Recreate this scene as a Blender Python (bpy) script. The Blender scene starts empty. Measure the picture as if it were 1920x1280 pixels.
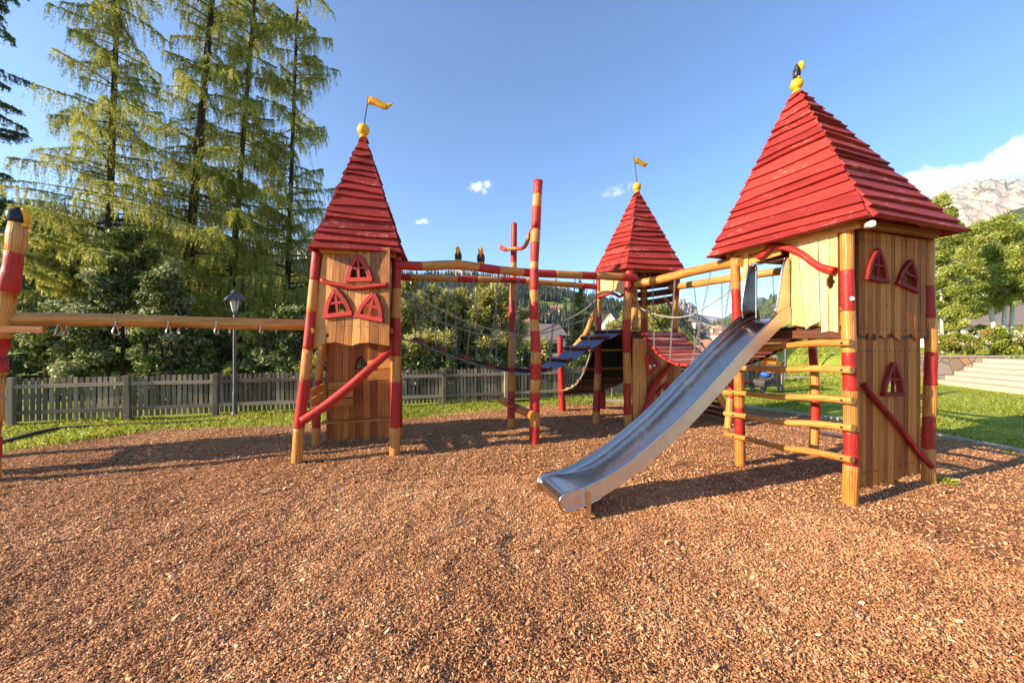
import bpy, math, random
import numpy as np
from mathutils import Vector, Matrix, noise
random.seed(7)
rng = np.random.default_rng(11)
scene = bpy.context.scene
COL = scene.collection
R = math.radians

# ---------------------------------------------------------------- camera
F, H = 700.0, 1.65            # focal length in pixels of the 1920 px frame, eye height in metres
cam = bpy.data.cameras.new("camera")
cam.sensor_width = 36.0
cam.lens = 36.0 * F / 1920.0
cam.clip_start = 0.05
cam.clip_end = 30000
camo = bpy.data.objects.new("camera", cam)
COL.objects.link(camo)
camo.location = (0, 0, H)
camo.rotation_euler = (R(90), 0, 0)
scene.camera = camo

# ---------------------------------------------------------------- light
SUN_EL = R(21)
SD = Vector((-0.935, -0.355, 0)).normalized()      # horizontal direction towards the sun
sun = bpy.data.lights.new("sun", 'SUN')
sun.energy = 5.0
sun.angle = R(0.5)
sun.color = (1.0, 0.84, 0.63)
suno = bpy.data.objects.new("sun", sun)
COL.objects.link(suno)
to_sun = Vector((SD.x * math.cos(SUN_EL), SD.y * math.cos(SUN_EL), math.sin(SUN_EL)))
suno.rotation_euler = to_sun.to_track_quat('Z', 'Y').to_euler()
suno.location = to_sun * 50

vs = scene.view_settings
vs.view_transform = 'Standard'
vs.look = 'None'
vs.gamma = 1
vs.use_curve_mapping = False
vs.exposure = 1.36
try:
    scene.cycles.use_denoising = True
    scene.cycles.max_bounces = 8
    scene.cycles.transparent_max_bounces = 8
    scene.cycles.sample_clamp_indirect = 6
except Exception:
    pass

def lin(r, g, b):
    f = lambda c: (c / 255) / 12.92 if c / 255 <= 0.04045 else ((c / 255 + 0.055) / 1.055) ** 2.4
    return (f(r), f(g), f(b), 1)

class NT:
    """small helper around a node tree"""
    def __init__(s, nt):
        s.t = nt
    def n(s, typ, **kw):
        nd = s.t.nodes.new(typ)
        for k, v in kw.items():
            if k.startswith('i_'):
                key = k[2:]
                key = int(key) if key.isdigit() else key.replace('_', ' ')
                if hasattr(v, 'node'):
                    s.t.links.new(v, nd.inputs[key])
                else:
                    nd.inputs[key].default_value = v
            else:
                setattr(nd, k, v)
        return nd
    def math(s, op, a, b=None, c=None, clamp=False):
        nd = s.t.nodes.new('ShaderNodeMath')
        nd.operation = op
        nd.use_clamp = clamp
        for i, v in enumerate((a, b, c)):
            if v is None:
                continue
            if hasattr(v, 'node'):
                s.t.links.new(v, nd.inputs[i])
            else:
                nd.inputs[i].default_value = v
        return nd.outputs[0]
    def ramp(s, fac, stops, interp='LINEAR'):
        nd = s.t.nodes.new('ShaderNodeValToRGB')
        nd.color_ramp.interpolation = interp
        el = nd.color_ramp.elements
        while len(el) < len(stops):
            el.new(0.5)
        for e, (p, c) in zip(el, stops):
            e.position = p
            e.color = c if len(c) == 4 else (*c, 1)
        s.t.links.new(fac, nd.inputs[0])
        return nd.outputs[0]
    def mix(s, fac, a, b, blend='MIX'):
        nd = s.t.nodes.new('ShaderNodeMix')
        nd.data_type = 'RGBA'
        nd.blend_type = blend
        for i, v in ((0, fac), (6, a), (7, b)):
            if hasattr(v, 'node'):
                s.t.links.new(v, nd.inputs[i])
            else:
                nd.inputs[i].default_value = v
        return nd.outputs[2]
    def link(s, a, b):
        s.t.links.new(a, b)
    def sstep(s, x, a, b):
        nd = s.t.nodes.new('ShaderNodeMapRange')
        nd.interpolation_type = 'SMOOTHSTEP'
        s.t.links.new(x, nd.inputs[0])
        nd.inputs[1].default_value = a
        nd.inputs[2].default_value = b
        return nd.outputs[0]

# ---------------------------------------------------------------- sky with clouds
world = bpy.data.worlds.new("World")
scene.world = world
world.use_nodes = True
wt = world.node_tree
wt.nodes.clear()
W = NT(wt)
sky = W.n('ShaderNodeTexSky', sky_type='NISHITA', sun_disc=False)
sky.sun_elevation = SUN_EL
sky.sun_rotation = math.atan2(SD.x, SD.y)
sky.altitude = 1500
sky.air_density = 1.0
sky.dust_density = 0.6
sky.ozone_density = 1.6
tc = W.n('ShaderNodeTexCoord')
sep = W.n('ShaderNodeSeparateXYZ', i_0=tc.outputs['Generated'])
yy = W.math('MAXIMUM', sep.outputs[1], 0.05)
uu = W.math('DIVIDE', sep.outputs[0], yy)
vv = W.math('DIVIDE', sep.outputs[2], yy)
front = W.math('GREATER_THAN', sep.outputs[1], 0.08)
comb = W.n('ShaderNodeCombineXYZ', i_0=uu, i_1=vv)
nz = W.n('ShaderNodeTexNoise', i_Vector=comb.outputs[0], i_Scale=16.0, i_Detail=9.0, i_Roughness=0.62)
nz2 = W.n('ShaderNodeTexNoise', i_Vector=comb.outputs[0], i_Scale=5.0, i_Detail=5.0, i_Roughness=0.55)
# cumulus bank above the mountain to the right
fc = W.n('ShaderNodeFloatCurve')
W.link(W.math('SUBTRACT', uu, 1.0), fc.inputs['Value'])
cv = fc.mapping.curves[0]
ed = [(0.0, .40), (.047, .455), (.10, .47), (.136, .473), (.173, .470), (.216, .473), (.25, .49), (.283, .513), (.323, .543), (.36, .561), (.5, .58), (1, .5)]
cv.points[0].location = ed[0]
cv.points[1].location = ed[-1]
for p in ed[1:-1]:
    cv.points.new(*p)
fc.mapping.update()
edge = W.math('SUBTRACT', fc.outputs[0], vv)
edge = W.math('ADD', edge, W.math('MULTIPLY', W.math('SUBTRACT', nz.outputs[0], 0.52), 0.075))
big = W.sstep(edge, -0.004, 0.022)
big = W.math('MULTIPLY', big, W.sstep(uu, 1.035, 1.075))
def patch(u0, v0, a, b, rot=0.0, gain=1.0):
    du = W.math('SUBTRACT', uu, u0)
    dv = W.math('SUBTRACT', vv, v0)
    dv = W.math('SUBTRACT', dv, W.math('MULTIPLY', du, rot))
    q = W.math('ADD', W.math('POWER', W.math('ABSOLUTE', W.math('DIVIDE', du, a)), 2), W.math('POWER', W.math('ABSOLUTE', W.math('DIVIDE', dv, b)), 2))
    m = W.math('SUBTRACT', 1.0, q, clamp=True)
    n = W.n('ShaderNodeTexNoise', i_Vector=comb.outputs[0], i_Scale=42.0, i_Detail=6.0, i_Roughness=0.6)
    k = W.sstep(W.math('ADD', n.outputs[0], W.math('MULTIPLY', m, 0.30)), 0.64, 0.92)
    return W.math('MULTIPLY', W.math('MULTIPLY', k, m), gain)
cl = W.math('ADD', patch(-.086, .411, .050, .030, 0.3, 1.0), patch(-.243, .322, .036, .014, 0, .9))
cl = W.math('ADD', cl, patch(.285, .405, .075, .022, .35, .5))
cl = W.math('ADD', cl, patch(.51, .088, .10, .012, .05, .5), clamp=True)
mask = W.math('MULTIPLY', W.math('MAXIMUM', big, cl), front)
shade = W.sstep(W.math('ADD', W.math('SUBTRACT', vv, W.math('MULTIPLY', W.math('SUBTRACT', uu, 1.1), .35)), W.math('MULTIPLY', nz2.outputs[0], .12)), 0.40, 0.50)
ccol = W.mix(shade, (3.3, 3.7, 4.6, 1), (5.6, 5.6, 5.6, 1))
tint = W.mix(1.0, sky.outputs[0], (0.82, 0.98, 1.17, 1), 'MULTIPLY')
skyc = W.mix(mask, tint, ccol)
bg = W.n('ShaderNodeBackground', i_Color=skyc, i_Strength=0.11)
wo = W.n('ShaderNodeOutputWorld', i_Surface=bg.outputs[0])

# ---------------------------------------------------------------- materials
MATS = {}
def new_mat(name):
    m = bpy.data.materials.new(name)
    m.use_nodes = True
    m.node_tree.nodes.clear()
    T = NT(m.node_tree)
    T.out = T.n('ShaderNodeOutputMaterial')
    MATS[name] = m
    return m, T
def finish(T, color, rough=0.6, metal=0.0, bump=None, bstr=0.3, bdist=0.01, spec=0.32, coat=0.0):
    b = T.n('ShaderNodeBsdfPrincipled')
    for key, v in (('Base Color', color), ('Roughness', rough), ('Metallic', metal)):
        if hasattr(v, 'node'):
            T.link(v, b.inputs[key])
        else:
            b.inputs[key].default_value = v
    b.inputs['Specular IOR Level'].default_value = spec
    b.inputs['Coat Weight'].default_value = coat * .25
    b.inputs['Coat Roughness'].default_value = 0.25
    if bump is not None:
        bn = T.n('ShaderNodeBump', i_Height=bump, i_Strength=bstr, i_Distance=bdist)
        T.link(bn.outputs[0], b.inputs['Normal'])
    T.link(b.outputs[0], T.out.inputs[0])
    return b
def attr(T):
    return T.n('ShaderNodeAttribute', attribute_name='rnd').outputs['Fac']
def uvmap(T, sx, sy, sz=1):
    tc = T.n('ShaderNodeTexCoord')
    mp = T.n('ShaderNodeMapping', i_Vector=tc.outputs['UV'])
    mp.inputs['Scale'].default_value = (sx, sy, sz)
    r = attr(T)
    cx = T.n('ShaderNodeCombineXYZ', i_0=T.math('MULTIPLY', r, 37.0), i_1=T.math('MULTIPLY', r, 91.0))
    T.link(cx.outputs[0], mp.inputs['Location'])
    return mp.outputs[0]

def wood_mat(name, dark, mid, light, rough=0.5, coat=0.15, spots=0.35, var=0.5):
    m, T = new_mat(name)
    grain = T.n('ShaderNodeTexNoise', i_Vector=uvmap(T, 70, 2.2), i_Scale=1.0, i_Detail=5.0, i_Roughness=0.6, i_Distortion=0.6)
    blot = T.n('ShaderNodeTexNoise', i_Vector=uvmap(T, 7, 2.2), i_Scale=1.0, i_Detail=4.0, i_Roughness=0.6)
    wav = T.n('ShaderNodeTexWave', i_Vector=uvmap(T, 9, .55), i_Scale=1.6, i_Distortion=7.0, i_Detail=3.0)
    knot = T.n('ShaderNodeTexVoronoi', i_Vector=uvmap(T, 8, 2.1), i_Scale=1.0)
    kn = T.sstep(knot.outputs['Distance'], 0.17, 0.05)
    crack = T.n('ShaderNodeTexNoise', i_Vector=uvmap(T, 34, .7), i_Scale=1.0, i_Detail=2.0)
    ck = T.sstep(T.math('ABSOLUTE', T.math('SUBTRACT', crack.outputs[0], 0.5)), 0.010, 0.0)
    f = T.math('ADD', T.math('MULTIPLY', grain.outputs[0], .5), T.math('MULTIPLY', wav.outputs['Fac'], .22))
    f = T.math('ADD', f, T.math('MULTIPLY', blot.outputs[0], .45))
    f = T.math('ADD', f, T.math('MULTIPLY', T.math('SUBTRACT', attr(T), .5), var))
    c = T.ramp(f, [(0.28, dark), (0.56, mid), (0.86, light)])
    kk = T.math('MULTIPLY', T.math('MAXIMUM', T.math('MULTIPLY', kn, .7), T.math('MULTIPLY', ck, .8)), spots * 2)
    c = T.mix(T.math('MINIMUM', kk, 1.0), c, (dark[0] * .35, dark[1] * .3, dark[2] * .3, 1))
    h = T.math('SUBTRACT', grain.outputs[0], T.math('MULTIPLY', ck, 1.2))
    finish(T, c, T.math('ADD', rough, T.math('MULTIPLY', T.math('SUBTRACT', blot.outputs[0], .5), .4)), bump=h, bstr=.5, bdist=.004, coat=coat)
    return m
wood_mat('honey_wood', lin(128, 70, 26), lin(190, 122, 52), lin(220, 162, 86), .45, .3, .42, .22)
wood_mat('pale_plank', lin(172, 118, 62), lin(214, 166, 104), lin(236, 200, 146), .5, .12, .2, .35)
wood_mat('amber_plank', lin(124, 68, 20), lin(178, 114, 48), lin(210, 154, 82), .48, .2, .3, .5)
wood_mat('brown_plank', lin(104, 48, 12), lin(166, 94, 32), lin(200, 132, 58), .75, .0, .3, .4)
wood_mat('russet_plank', lin(112, 50, 14), lin(168, 90, 32), lin(200, 124, 52), .45, .2, .3, .4)
wood_mat('weathered_fence', lin(84, 73, 58), lin(132, 119, 98), lin(172, 158, 132), .85, 0, .25, .5)
wood_mat('bark_wood', lin(30, 22, 17), lin(66, 50, 38), lin(104, 84, 66), .95, 0, .3, .3)
wood_mat('pale_bark', lin(120, 112, 98), lin(196, 188, 170), lin(232, 226, 212), .8, 0, .5, .3)
wood_mat('dark_timber', lin(50, 24, 12), lin(86, 44, 22), lin(120, 68, 36), .6, .1, .3, .4)
wood_mat('faded_red_plank', lin(150, 54, 46), lin(196, 108, 92), lin(216, 168, 146), .7, 0, .4, .5)

def paint_mat(name, base, dark, under, wear=0.60, rough=0.42, coat=0.3):
    m, T = new_mat(name)
    fl = T.n('ShaderNodeTexNoise', i_Vector=uvmap(T, 60, 9), i_Scale=1.0, i_Detail=6.0, i_Roughness=0.7)
    ar = T.n('ShaderNodeTexNoise', i_Vector=uvmap(T, 3.5, 1.6), i_Scale=1.0, i_Detail=3.0)
    g = T.n('ShaderNodeTexNoise', i_Vector=uvmap(T, 50, 2.5), i_Scale=1.0, i_Detail=3.0)
    w = T.sstep(T.math('ADD', fl.outputs[0], T.math('MULTIPLY', T.math('SUBTRACT', ar.outputs[0], .5), .55)), wear, wear + .06)
    f = T.math('ADD', T.math('MULTIPLY', g.outputs[0], .6), T.math('MULTIPLY', ar.outputs[0], .4))
    f = T.math('ADD', f, T.math('MULTIPLY', T.math('SUBTRACT', attr(T), .5), .35))
    c = T.ramp(f, [(0.3, dark), (0.6, base), (.9, (min(1, base[0] * 1.15), base[1] * 1.35, base[2] * 1.35, 1))])
    c = T.mix(w, c, under)
    ck = T.n('ShaderNodeTexNoise', i_Vector=uvmap(T, 26, .7), i_Scale=1.0, i_Detail=2.0)
    kk = T.sstep(T.math('ABSOLUTE', T.math('SUBTRACT', ck.outputs[0], 0.5)), 0.009, 0.0)
    c = T.mix(T.math('MULTIPLY', kk, .6), c, (.02, .006, .005, 1))
    h = T.math('SUBTRACT', g.outputs[0], T.math('ADD', T.math('MULTIPLY', w, .35), kk))
    finish(T, c, T.math('ADD', rough, T.math('MULTIPLY', w, .3)), bump=h, bstr=.45, bdist=.004, coat=coat)
    return m
paint_mat('red_paint', lin(182, 46, 34), lin(140, 28, 20), lin(206, 146, 112), .665, .5, .1)
paint_mat('roof_red', lin(164, 50, 40), lin(126, 30, 26), lin(206, 154, 134), .63, .65, .0)
paint_mat('deep_red_paint', lin(134, 30, 22), lin(96, 18, 14), lin(130, 76, 56), .72, .75, .0)
paint_mat('maroon_paint', lin(104, 28, 24), lin(72, 16, 16), lin(110, 70, 56), .72)
paint_mat('yellow_paint', lin(240, 176, 34), lin(220, 140, 20), lin(120, 80, 40), .76)
paint_mat('black_paint', lin(42, 42, 46), lin(20, 20, 23), lin(130, 128, 126), .66)

def simple(name, col, rough=.6, metal=0, scale=20, var=.25, bstr=.1, bdist=.004, spec=.5):
    m, T = new_mat(name)
    tc = T.n('ShaderNodeTexCoord')
    n = T.n('ShaderNodeTexNoise', i_Vector=tc.outputs['Object'], i_Scale=scale, i_Detail=5.0, i_Roughness=.6)
    a = tuple(x * (1 - var) for x in col[:3]) + (1,)
    b = tuple(min(1, x * (1 + var)) for x in col[:3]) + (1,)
    c = T.ramp(n.outputs[0], [(.3, a), (.7, b)])
    finish(T, c, rough, metal, bump=n.outputs[0], bstr=bstr, bdist=bdist, spec=spec)
    return m
simple('dark_iron', lin(62, 62, 64), .5, .6, 30)
simple('lamp_iron', lin(96, 94, 92), .55, .4, 30)
simple('zinc_chain', lin(150, 148, 144), .42, .9, 60)
simple('rope_fibre', lin(150, 138, 120), .9, 0, 120, .35, .5)
simple('rubber_mat', lin(92, 106, 134), .6, 0, 40, .2)
simple('black_rubber', lin(24, 24, 26), .7, 0, 40, .3)
simple('concrete', lin(168, 158, 144), .9, 0, 12, .18, .3)
simple('pale_stone', lin(178, 158, 140), .85, 0, 5, .10, .3)
simple('plaster_white', lin(236, 232, 222), .9, 0, 2, .05)
simple('plaster_cream', lin(232, 212, 176), .9, 0, 2, .06)
simple('plaster_ochre', lin(216, 160, 92), .9, 0, 2, .06)
simple('roof_slate', lin(122, 108, 100), .8, 0, 6, .15)
simple('roof_terracotta', lin(158, 112, 88), .8, 0, 3, .2)
simple('roof_dark', lin(70, 66, 66), .8, 0, 3, .2)
simple('dark_glass', lin(34, 40, 46), .12, 0, 2, .1)
simple('frosted_glass', lin(206, 206, 196), .3, 0, 2, .05)
simple('orange_fabric', lin(232, 148, 44), .8, 0, 40, .12)
simple('blue_fabric', lin(40, 104, 190), .8, 0, 40, .2)
simple('charcoal_fabric', lin(74, 66, 66), .85, 0, 40, .2)
simple('white_cap', lin(238, 236, 228), .4, 0, 5, .02)
simple('wheel_grey', lin(128, 128, 128), .5, .3, 5, .1)

# brushed stainless steel
m, T = new_mat('brushed_steel')
tc_ = T.n('ShaderNodeTexCoord')
mp = T.n('ShaderNodeMapping', i_Vector=tc_.outputs['UV'])
mp.inputs['Scale'].default_value = (160, 2.0, 1)
n1 = T.n('ShaderNodeTexNoise', i_Vector=mp.outputs[0], i_Scale=1.0, i_Detail=4.0)
mp2 = T.n('ShaderNodeMapping', i_Vector=tc_.outputs['UV'])
mp2.inputs['Scale'].default_value = (6, 1.2, 1)
n2 = T.n('ShaderNodeTexNoise', i_Vector=mp2.outputs[0], i_Scale=1.0, i_Detail=5.0)
rg = T.math('ADD', .09, T.math('MULTIPLY', n2.outputs[0], .20))
cc = T.ramp(n2.outputs[0], [(.3, (.58, .51, .44, 1)), (.7, (.74, .66, .58, 1))])
scr = T.n('ShaderNodeTexNoise', i_Vector=mp.outputs[0], i_Scale=3.0, i_Detail=2.0)
dust = T.n('ShaderNodeTexNoise', i_Vector=tc_.outputs['Object'], i_Scale=3.0, i_Detail=6.0, i_Roughness=.7)
rg = T.math('ADD', rg, T.math('MULTIPLY', T.sstep(dust.outputs[0], .52, .75), .16))
finish(T, cc, rg, 1.0, bump=T.math('ADD', n1.outputs[0], scr.outputs[0]), bstr=.10, bdist=.002)
m, T = new_mat('satin_steel')
tc_ = T.n('ShaderNodeTexCoord')
n1 = T.n('ShaderNodeTexNoise', i_Vector=tc_.outputs['Object'], i_Scale=6.0, i_Detail=5.0)
finish(T, T.ramp(n1.outputs[0], [(.3, (.60, .54, .47, 1)), (.7, (.72, .65, .57, 1))]), T.math('ADD', .40, T.math('MULTIPLY', n1.outputs[0], .12)), 1.0)

# leaves: diffuse + translucent + a little gloss
def leaf_mat(name, dark, mid, light, trans=.35, gloss=.0, rough=.45):
    m, T = new_mat(name)
    c = T.ramp(attr(T), [(0.0, dark), (0.55, mid), (1.0, light)])
    d = T.n('ShaderNodeBsdfPrincipled', i_Base_Color=c, i_Roughness=rough)
    d.inputs['Specular IOR Level'].default_value = .5 + gloss
    t = T.n('ShaderNodeBsdfTranslucent', i_Color=c)
    mx = T.n('ShaderNodeMixShader', i_0=trans, i_1=d.outputs[0], i_2=t.outputs[0])
    T.link(mx.outputs[0], T.out.inputs[0])
    return m
leaf_mat('larch_needles', lin(96, 106, 36), lin(182, 182, 76), lin(226, 208, 130), .52)
leaf_mat('spruce_needles', lin(28, 44, 28), lin(58, 80, 44), lin(110, 124, 66), .3)
leaf_mat('light_spruce_needles', lin(70, 80, 30), lin(138, 142, 60), lin(196, 186, 104), .45)
leaf_mat('bush_leaves', lin(52, 66, 16), lin(106, 120, 44), lin(226, 222, 176), .3, .0, .5)  # pale end: silvery undersides plus white highlights put into the leaf colour
leaf_mat('dark_bush_leaves', lin(26, 40, 14), lin(64, 82, 30), lin(120, 132, 62), .3)
leaf_mat('willow_leaves', lin(92, 98, 40), lin(182, 176, 92), lin(236, 222, 160), .5)
leaf_mat('birch_leaves', lin(84, 98, 30), lin(164, 172, 70), lin(226, 220, 140), .45, .0, .45)
leaf_mat('hedge_leaves', lin(70, 96, 20), lin(150, 160, 44), lin(206, 150, 110), .35)
leaf_mat('dark_forest', lin(24, 34, 22), lin(48, 60, 34), lin(86, 90, 48), .1)
leaf_mat('mid_forest', lin(42, 56, 30), lin(82, 92, 50), lin(122, 122, 68), .1)
leaf_mat('grass_blades', lin(96, 112, 26), lin(160, 168, 54), lin(214, 206, 110), .5)
leaf_mat('petals', lin(220, 190, 180), lin(240, 226, 214), lin(250, 248, 240), .3)
leaf_mat('red_petals', lin(170, 20, 16), lin(214, 36, 24), lin(236, 70, 40), .3)

# bark mulch chips
m, T = new_mat('chip_wood')
c = T.ramp(attr(T), [(0.0, lin(82, 46, 26)), (.16, lin(150, 95, 58)), (.46, lin(200, 140, 92)), (.8, lin(224, 172, 120)), (1.0, lin(248, 218, 172))])
finish(T, c, .8, 0, spec=.35)

m, T = new_mat('mulch')
tc_ = T.n('ShaderNodeTexCoord')
P = tc_.outputs['Object']
def vor(scale, sx=1, sy=1, rot=0):
    mp = T.n('ShaderNodeMapping', i_Vector=P)
    mp.inputs['Scale'].default_value = (sx, sy, .2)
    mp.inputs['Rotation'].default_value = (0, 0, rot)
    return T.n('ShaderNodeTexVoronoi', i_Vector=mp.outputs[0], i_Scale=scale, i_Randomness=1.0)
v1 = vor(30, 1, 2.2, .5)
v2 = vor(34, 1, 2.4, 2.0)
v3 = vor(62, 1, 1.5, 1.1)
big = T.n('ShaderNodeTexNoise', i_Vector=P, i_Scale=1.1, i_Detail=6.0, i_Roughness=.62)
sel = T.n('ShaderNodeTexNoise', i_Vector=P, i_Scale=14.0, i_Detail=2.0)
s1 = T.math('GREATER_THAN', sel.outputs[0], .5)
sepc = T.n('ShaderNodeSeparateColor', i_0=T.mix(s1, v1.outputs['Color'], v2.outputs['Color']))
sep3 = T.n('ShaderNodeSeparateColor', i_0=v3.outputs['Color'])
val = T.math('ADD', T.math('MULTIPLY', sepc.outputs[0], .6), T.math('MULTIPLY', sep3.outputs[0], .4))
val = T.math('ADD', val, T.math('MULTIPLY', T.math('SUBTRACT', big.outputs[0], .5), .75))
c = T.ramp(val, [(0.05, lin(80, 46, 26)), (.35, lin(146, 92, 56)), (.62, lin(194, 134, 86)), (.86, lin(216, 162, 110)), (1.0, lin(240, 206, 158))])
hh = T.math('ADD', T.math('MULTIPLY', sepc.outputs[1], 1.0), T.math('MULTIPLY', sep3.outputs[1], .5))
hh = T.math('SUBTRACT', hh, T.math('MULTIPLY', v3.outputs['Distance'], .8))
finish(T, c, .85, 0, bump=hh, bstr=1.0, bdist=.03, spec=.3)

m, T = new_mat('lawn_grass')
tc_ = T.n('ShaderNodeTexCoord')
P = tc_.outputs['Object']
n1 = T.n('ShaderNodeTexNoise', i_Vector=P, i_Scale=.55, i_Detail=6.0, i_Roughness=.65)
n2 = T.n('ShaderNodeTexNoise', i_Vector=P, i_Scale=28.0, i_Detail=5.0, i_Roughness=.7)
n3 = T.n('ShaderNodeTexNoise', i_Vector=P, i_Scale=.02, i_Detail=6.0, i_Roughness=.6)
f = T.math('ADD', T.math('MULTIPLY', n1.outputs[0], .45), T.math('MULTIPLY', n2.outputs[0], .45))
f = T.math('ADD', f, T.math('MULTIPLY', n3.outputs[0], .25))
c = T.ramp(f, [(.34, lin(88, 104, 30)), (.55, lin(134, 146, 50)), (.70, lin(176, 172, 82)), (.86, lin(206, 182, 128))])
finish(T, c, .9, 0, bump=n2.outputs[0], bstr=.7, bdist=.03, spec=.2)

def rock_mat(name, a, b, green, gs=.0022, glev=.5, scale=.01):
    m, T = new_mat(name)
    geo = T.n('ShaderNodeNewGeometry')
    P = geo.outputs['Position']
    n = T.n('ShaderNodeTexNoise', i_Vector=P, i_Scale=scale, i_Detail=9.0, i_Roughness=.7)
    g = T.n('ShaderNodeTexNoise', i_Vector=P, i_Scale=gs, i_Detail=8.0, i_Roughness=.7)
    sz = T.n('ShaderNodeSeparateXYZ', i_0=geo.outputs['Normal'])
    c = T.ramp(n.outputs[0], [(.32, a), (.66, b)])
    gm = T.sstep(T.math('ADD', g.outputs[0], T.math('MULTIPLY', sz.outputs[2], .35)), glev, glev + .07)
    c = T.mix(gm, c, green)
    finish(T, c, .95, 0, bump=n.outputs[0], bstr=.6, bdist=30, spec=.1)
rock_mat('pale_rock', lin(140, 128, 114), lin(196, 182, 166), lin(96, 102, 70), .003, .80)
rock_mat('grey_rock', lin(140, 126, 122), lin(202, 186, 178), lin(104, 110, 88), .003, .92)
rock_mat('forest_slope', lin(52, 66, 38), lin(88, 100, 56), lin(124, 140, 62), .006, .80, .03)
rock_mat('meadow_slope', lin(92, 112, 40), lin(132, 148, 56), lin(156, 168, 74), .006, .80, .02)
rock_mat('haze_tinted_slope', lin(78, 96, 84), lin(104, 120, 100), lin(128, 136, 100), .003, .85, .01)  # distance haze is put into this slope's base colours

m, T = new_mat('crazy_stone')
tc_ = T.n('ShaderNodeTexCoord')
v = T.n('ShaderNodeTexVoronoi', i_Vector=tc_.outputs['Object'], i_Scale=2.3, feature='DISTANCE_TO_EDGE')
v2 = T.n('ShaderNodeTexVoronoi', i_Vector=tc_.outputs['Object'], i_Scale=2.3)
sc = T.n('ShaderNodeSeparateColor', i_0=v2.outputs['Color'])
c = T.ramp(sc.outputs[0], [(0, lin(138, 120, 100)), (.4, lin(172, 150, 124)), (.7, lin(182, 134, 96)), (1, lin(150, 142, 130))])
e = T.sstep(v.outputs[0], .05, .02)
c = T.mix(e, c, lin(112, 102, 90))
finish(T, c, .9, 0, bump=T.math('SUBTRACT', 1.0, e), bstr=.6, bdist=.03)

# ---------------------------------------------------------------- helpers
def at(px, py, Y):
    return Vector(((px - 960) / F * Y, Y, H + (640 - py) / F * Y))
def gnd(px, py):
    Y = F * H / (py - 640)
    return Vector(((px - 960) / F * Y, Y, 0))
def scr(p):
    return 960 + p.x / p.y * F, 640 - (p.z - H) / p.y * F
def wall_hit(O, U, px, py):
    """point seen at (px,py) on the vertical plane through O along U: distance along U and height"""
    r = (px - 960) / F
    w = (r * O.y - O.x) / (U.x - r * U.y)
    Y = O.y + U.y * w
    return w, H + (640 - py) / F * Y

def tag(o, label=None, cat=None, group=None, kind=None):
    if label: o['label'] = label
    if cat: o['category'] = cat
    if group: o['group'] = group
    if kind: o['kind'] = kind
    return o
def empty(name, loc, label, cat, group=None, rz=0):
    o = bpy.data.objects.new(name, None)
    COL.objects.link(o)
    o.location = loc
    o.rotation_euler = (0, 0, rz)
    return tag(o, label, cat, group)

def link_mesh(name, me, mats, parent=None):
    if isinstance(mats, str): mats = [mats]
    for k in mats:
        me.materials.append(MATS[k])
    o = bpy.data.objects.new(name, me)
    COL.objects.link(o)
    if parent is not None:
        o.parent = parent
        o.matrix_parent_inverse = base_matrix(parent).inverted()
    return o
def base_matrix(o):
    m = Matrix.LocRotScale(o.location, o.rotation_euler, o.scale)
    if o.parent is not None:
        m = base_matrix(o.parent) @ o.matrix_parent_inverse @ m
    return m

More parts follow.
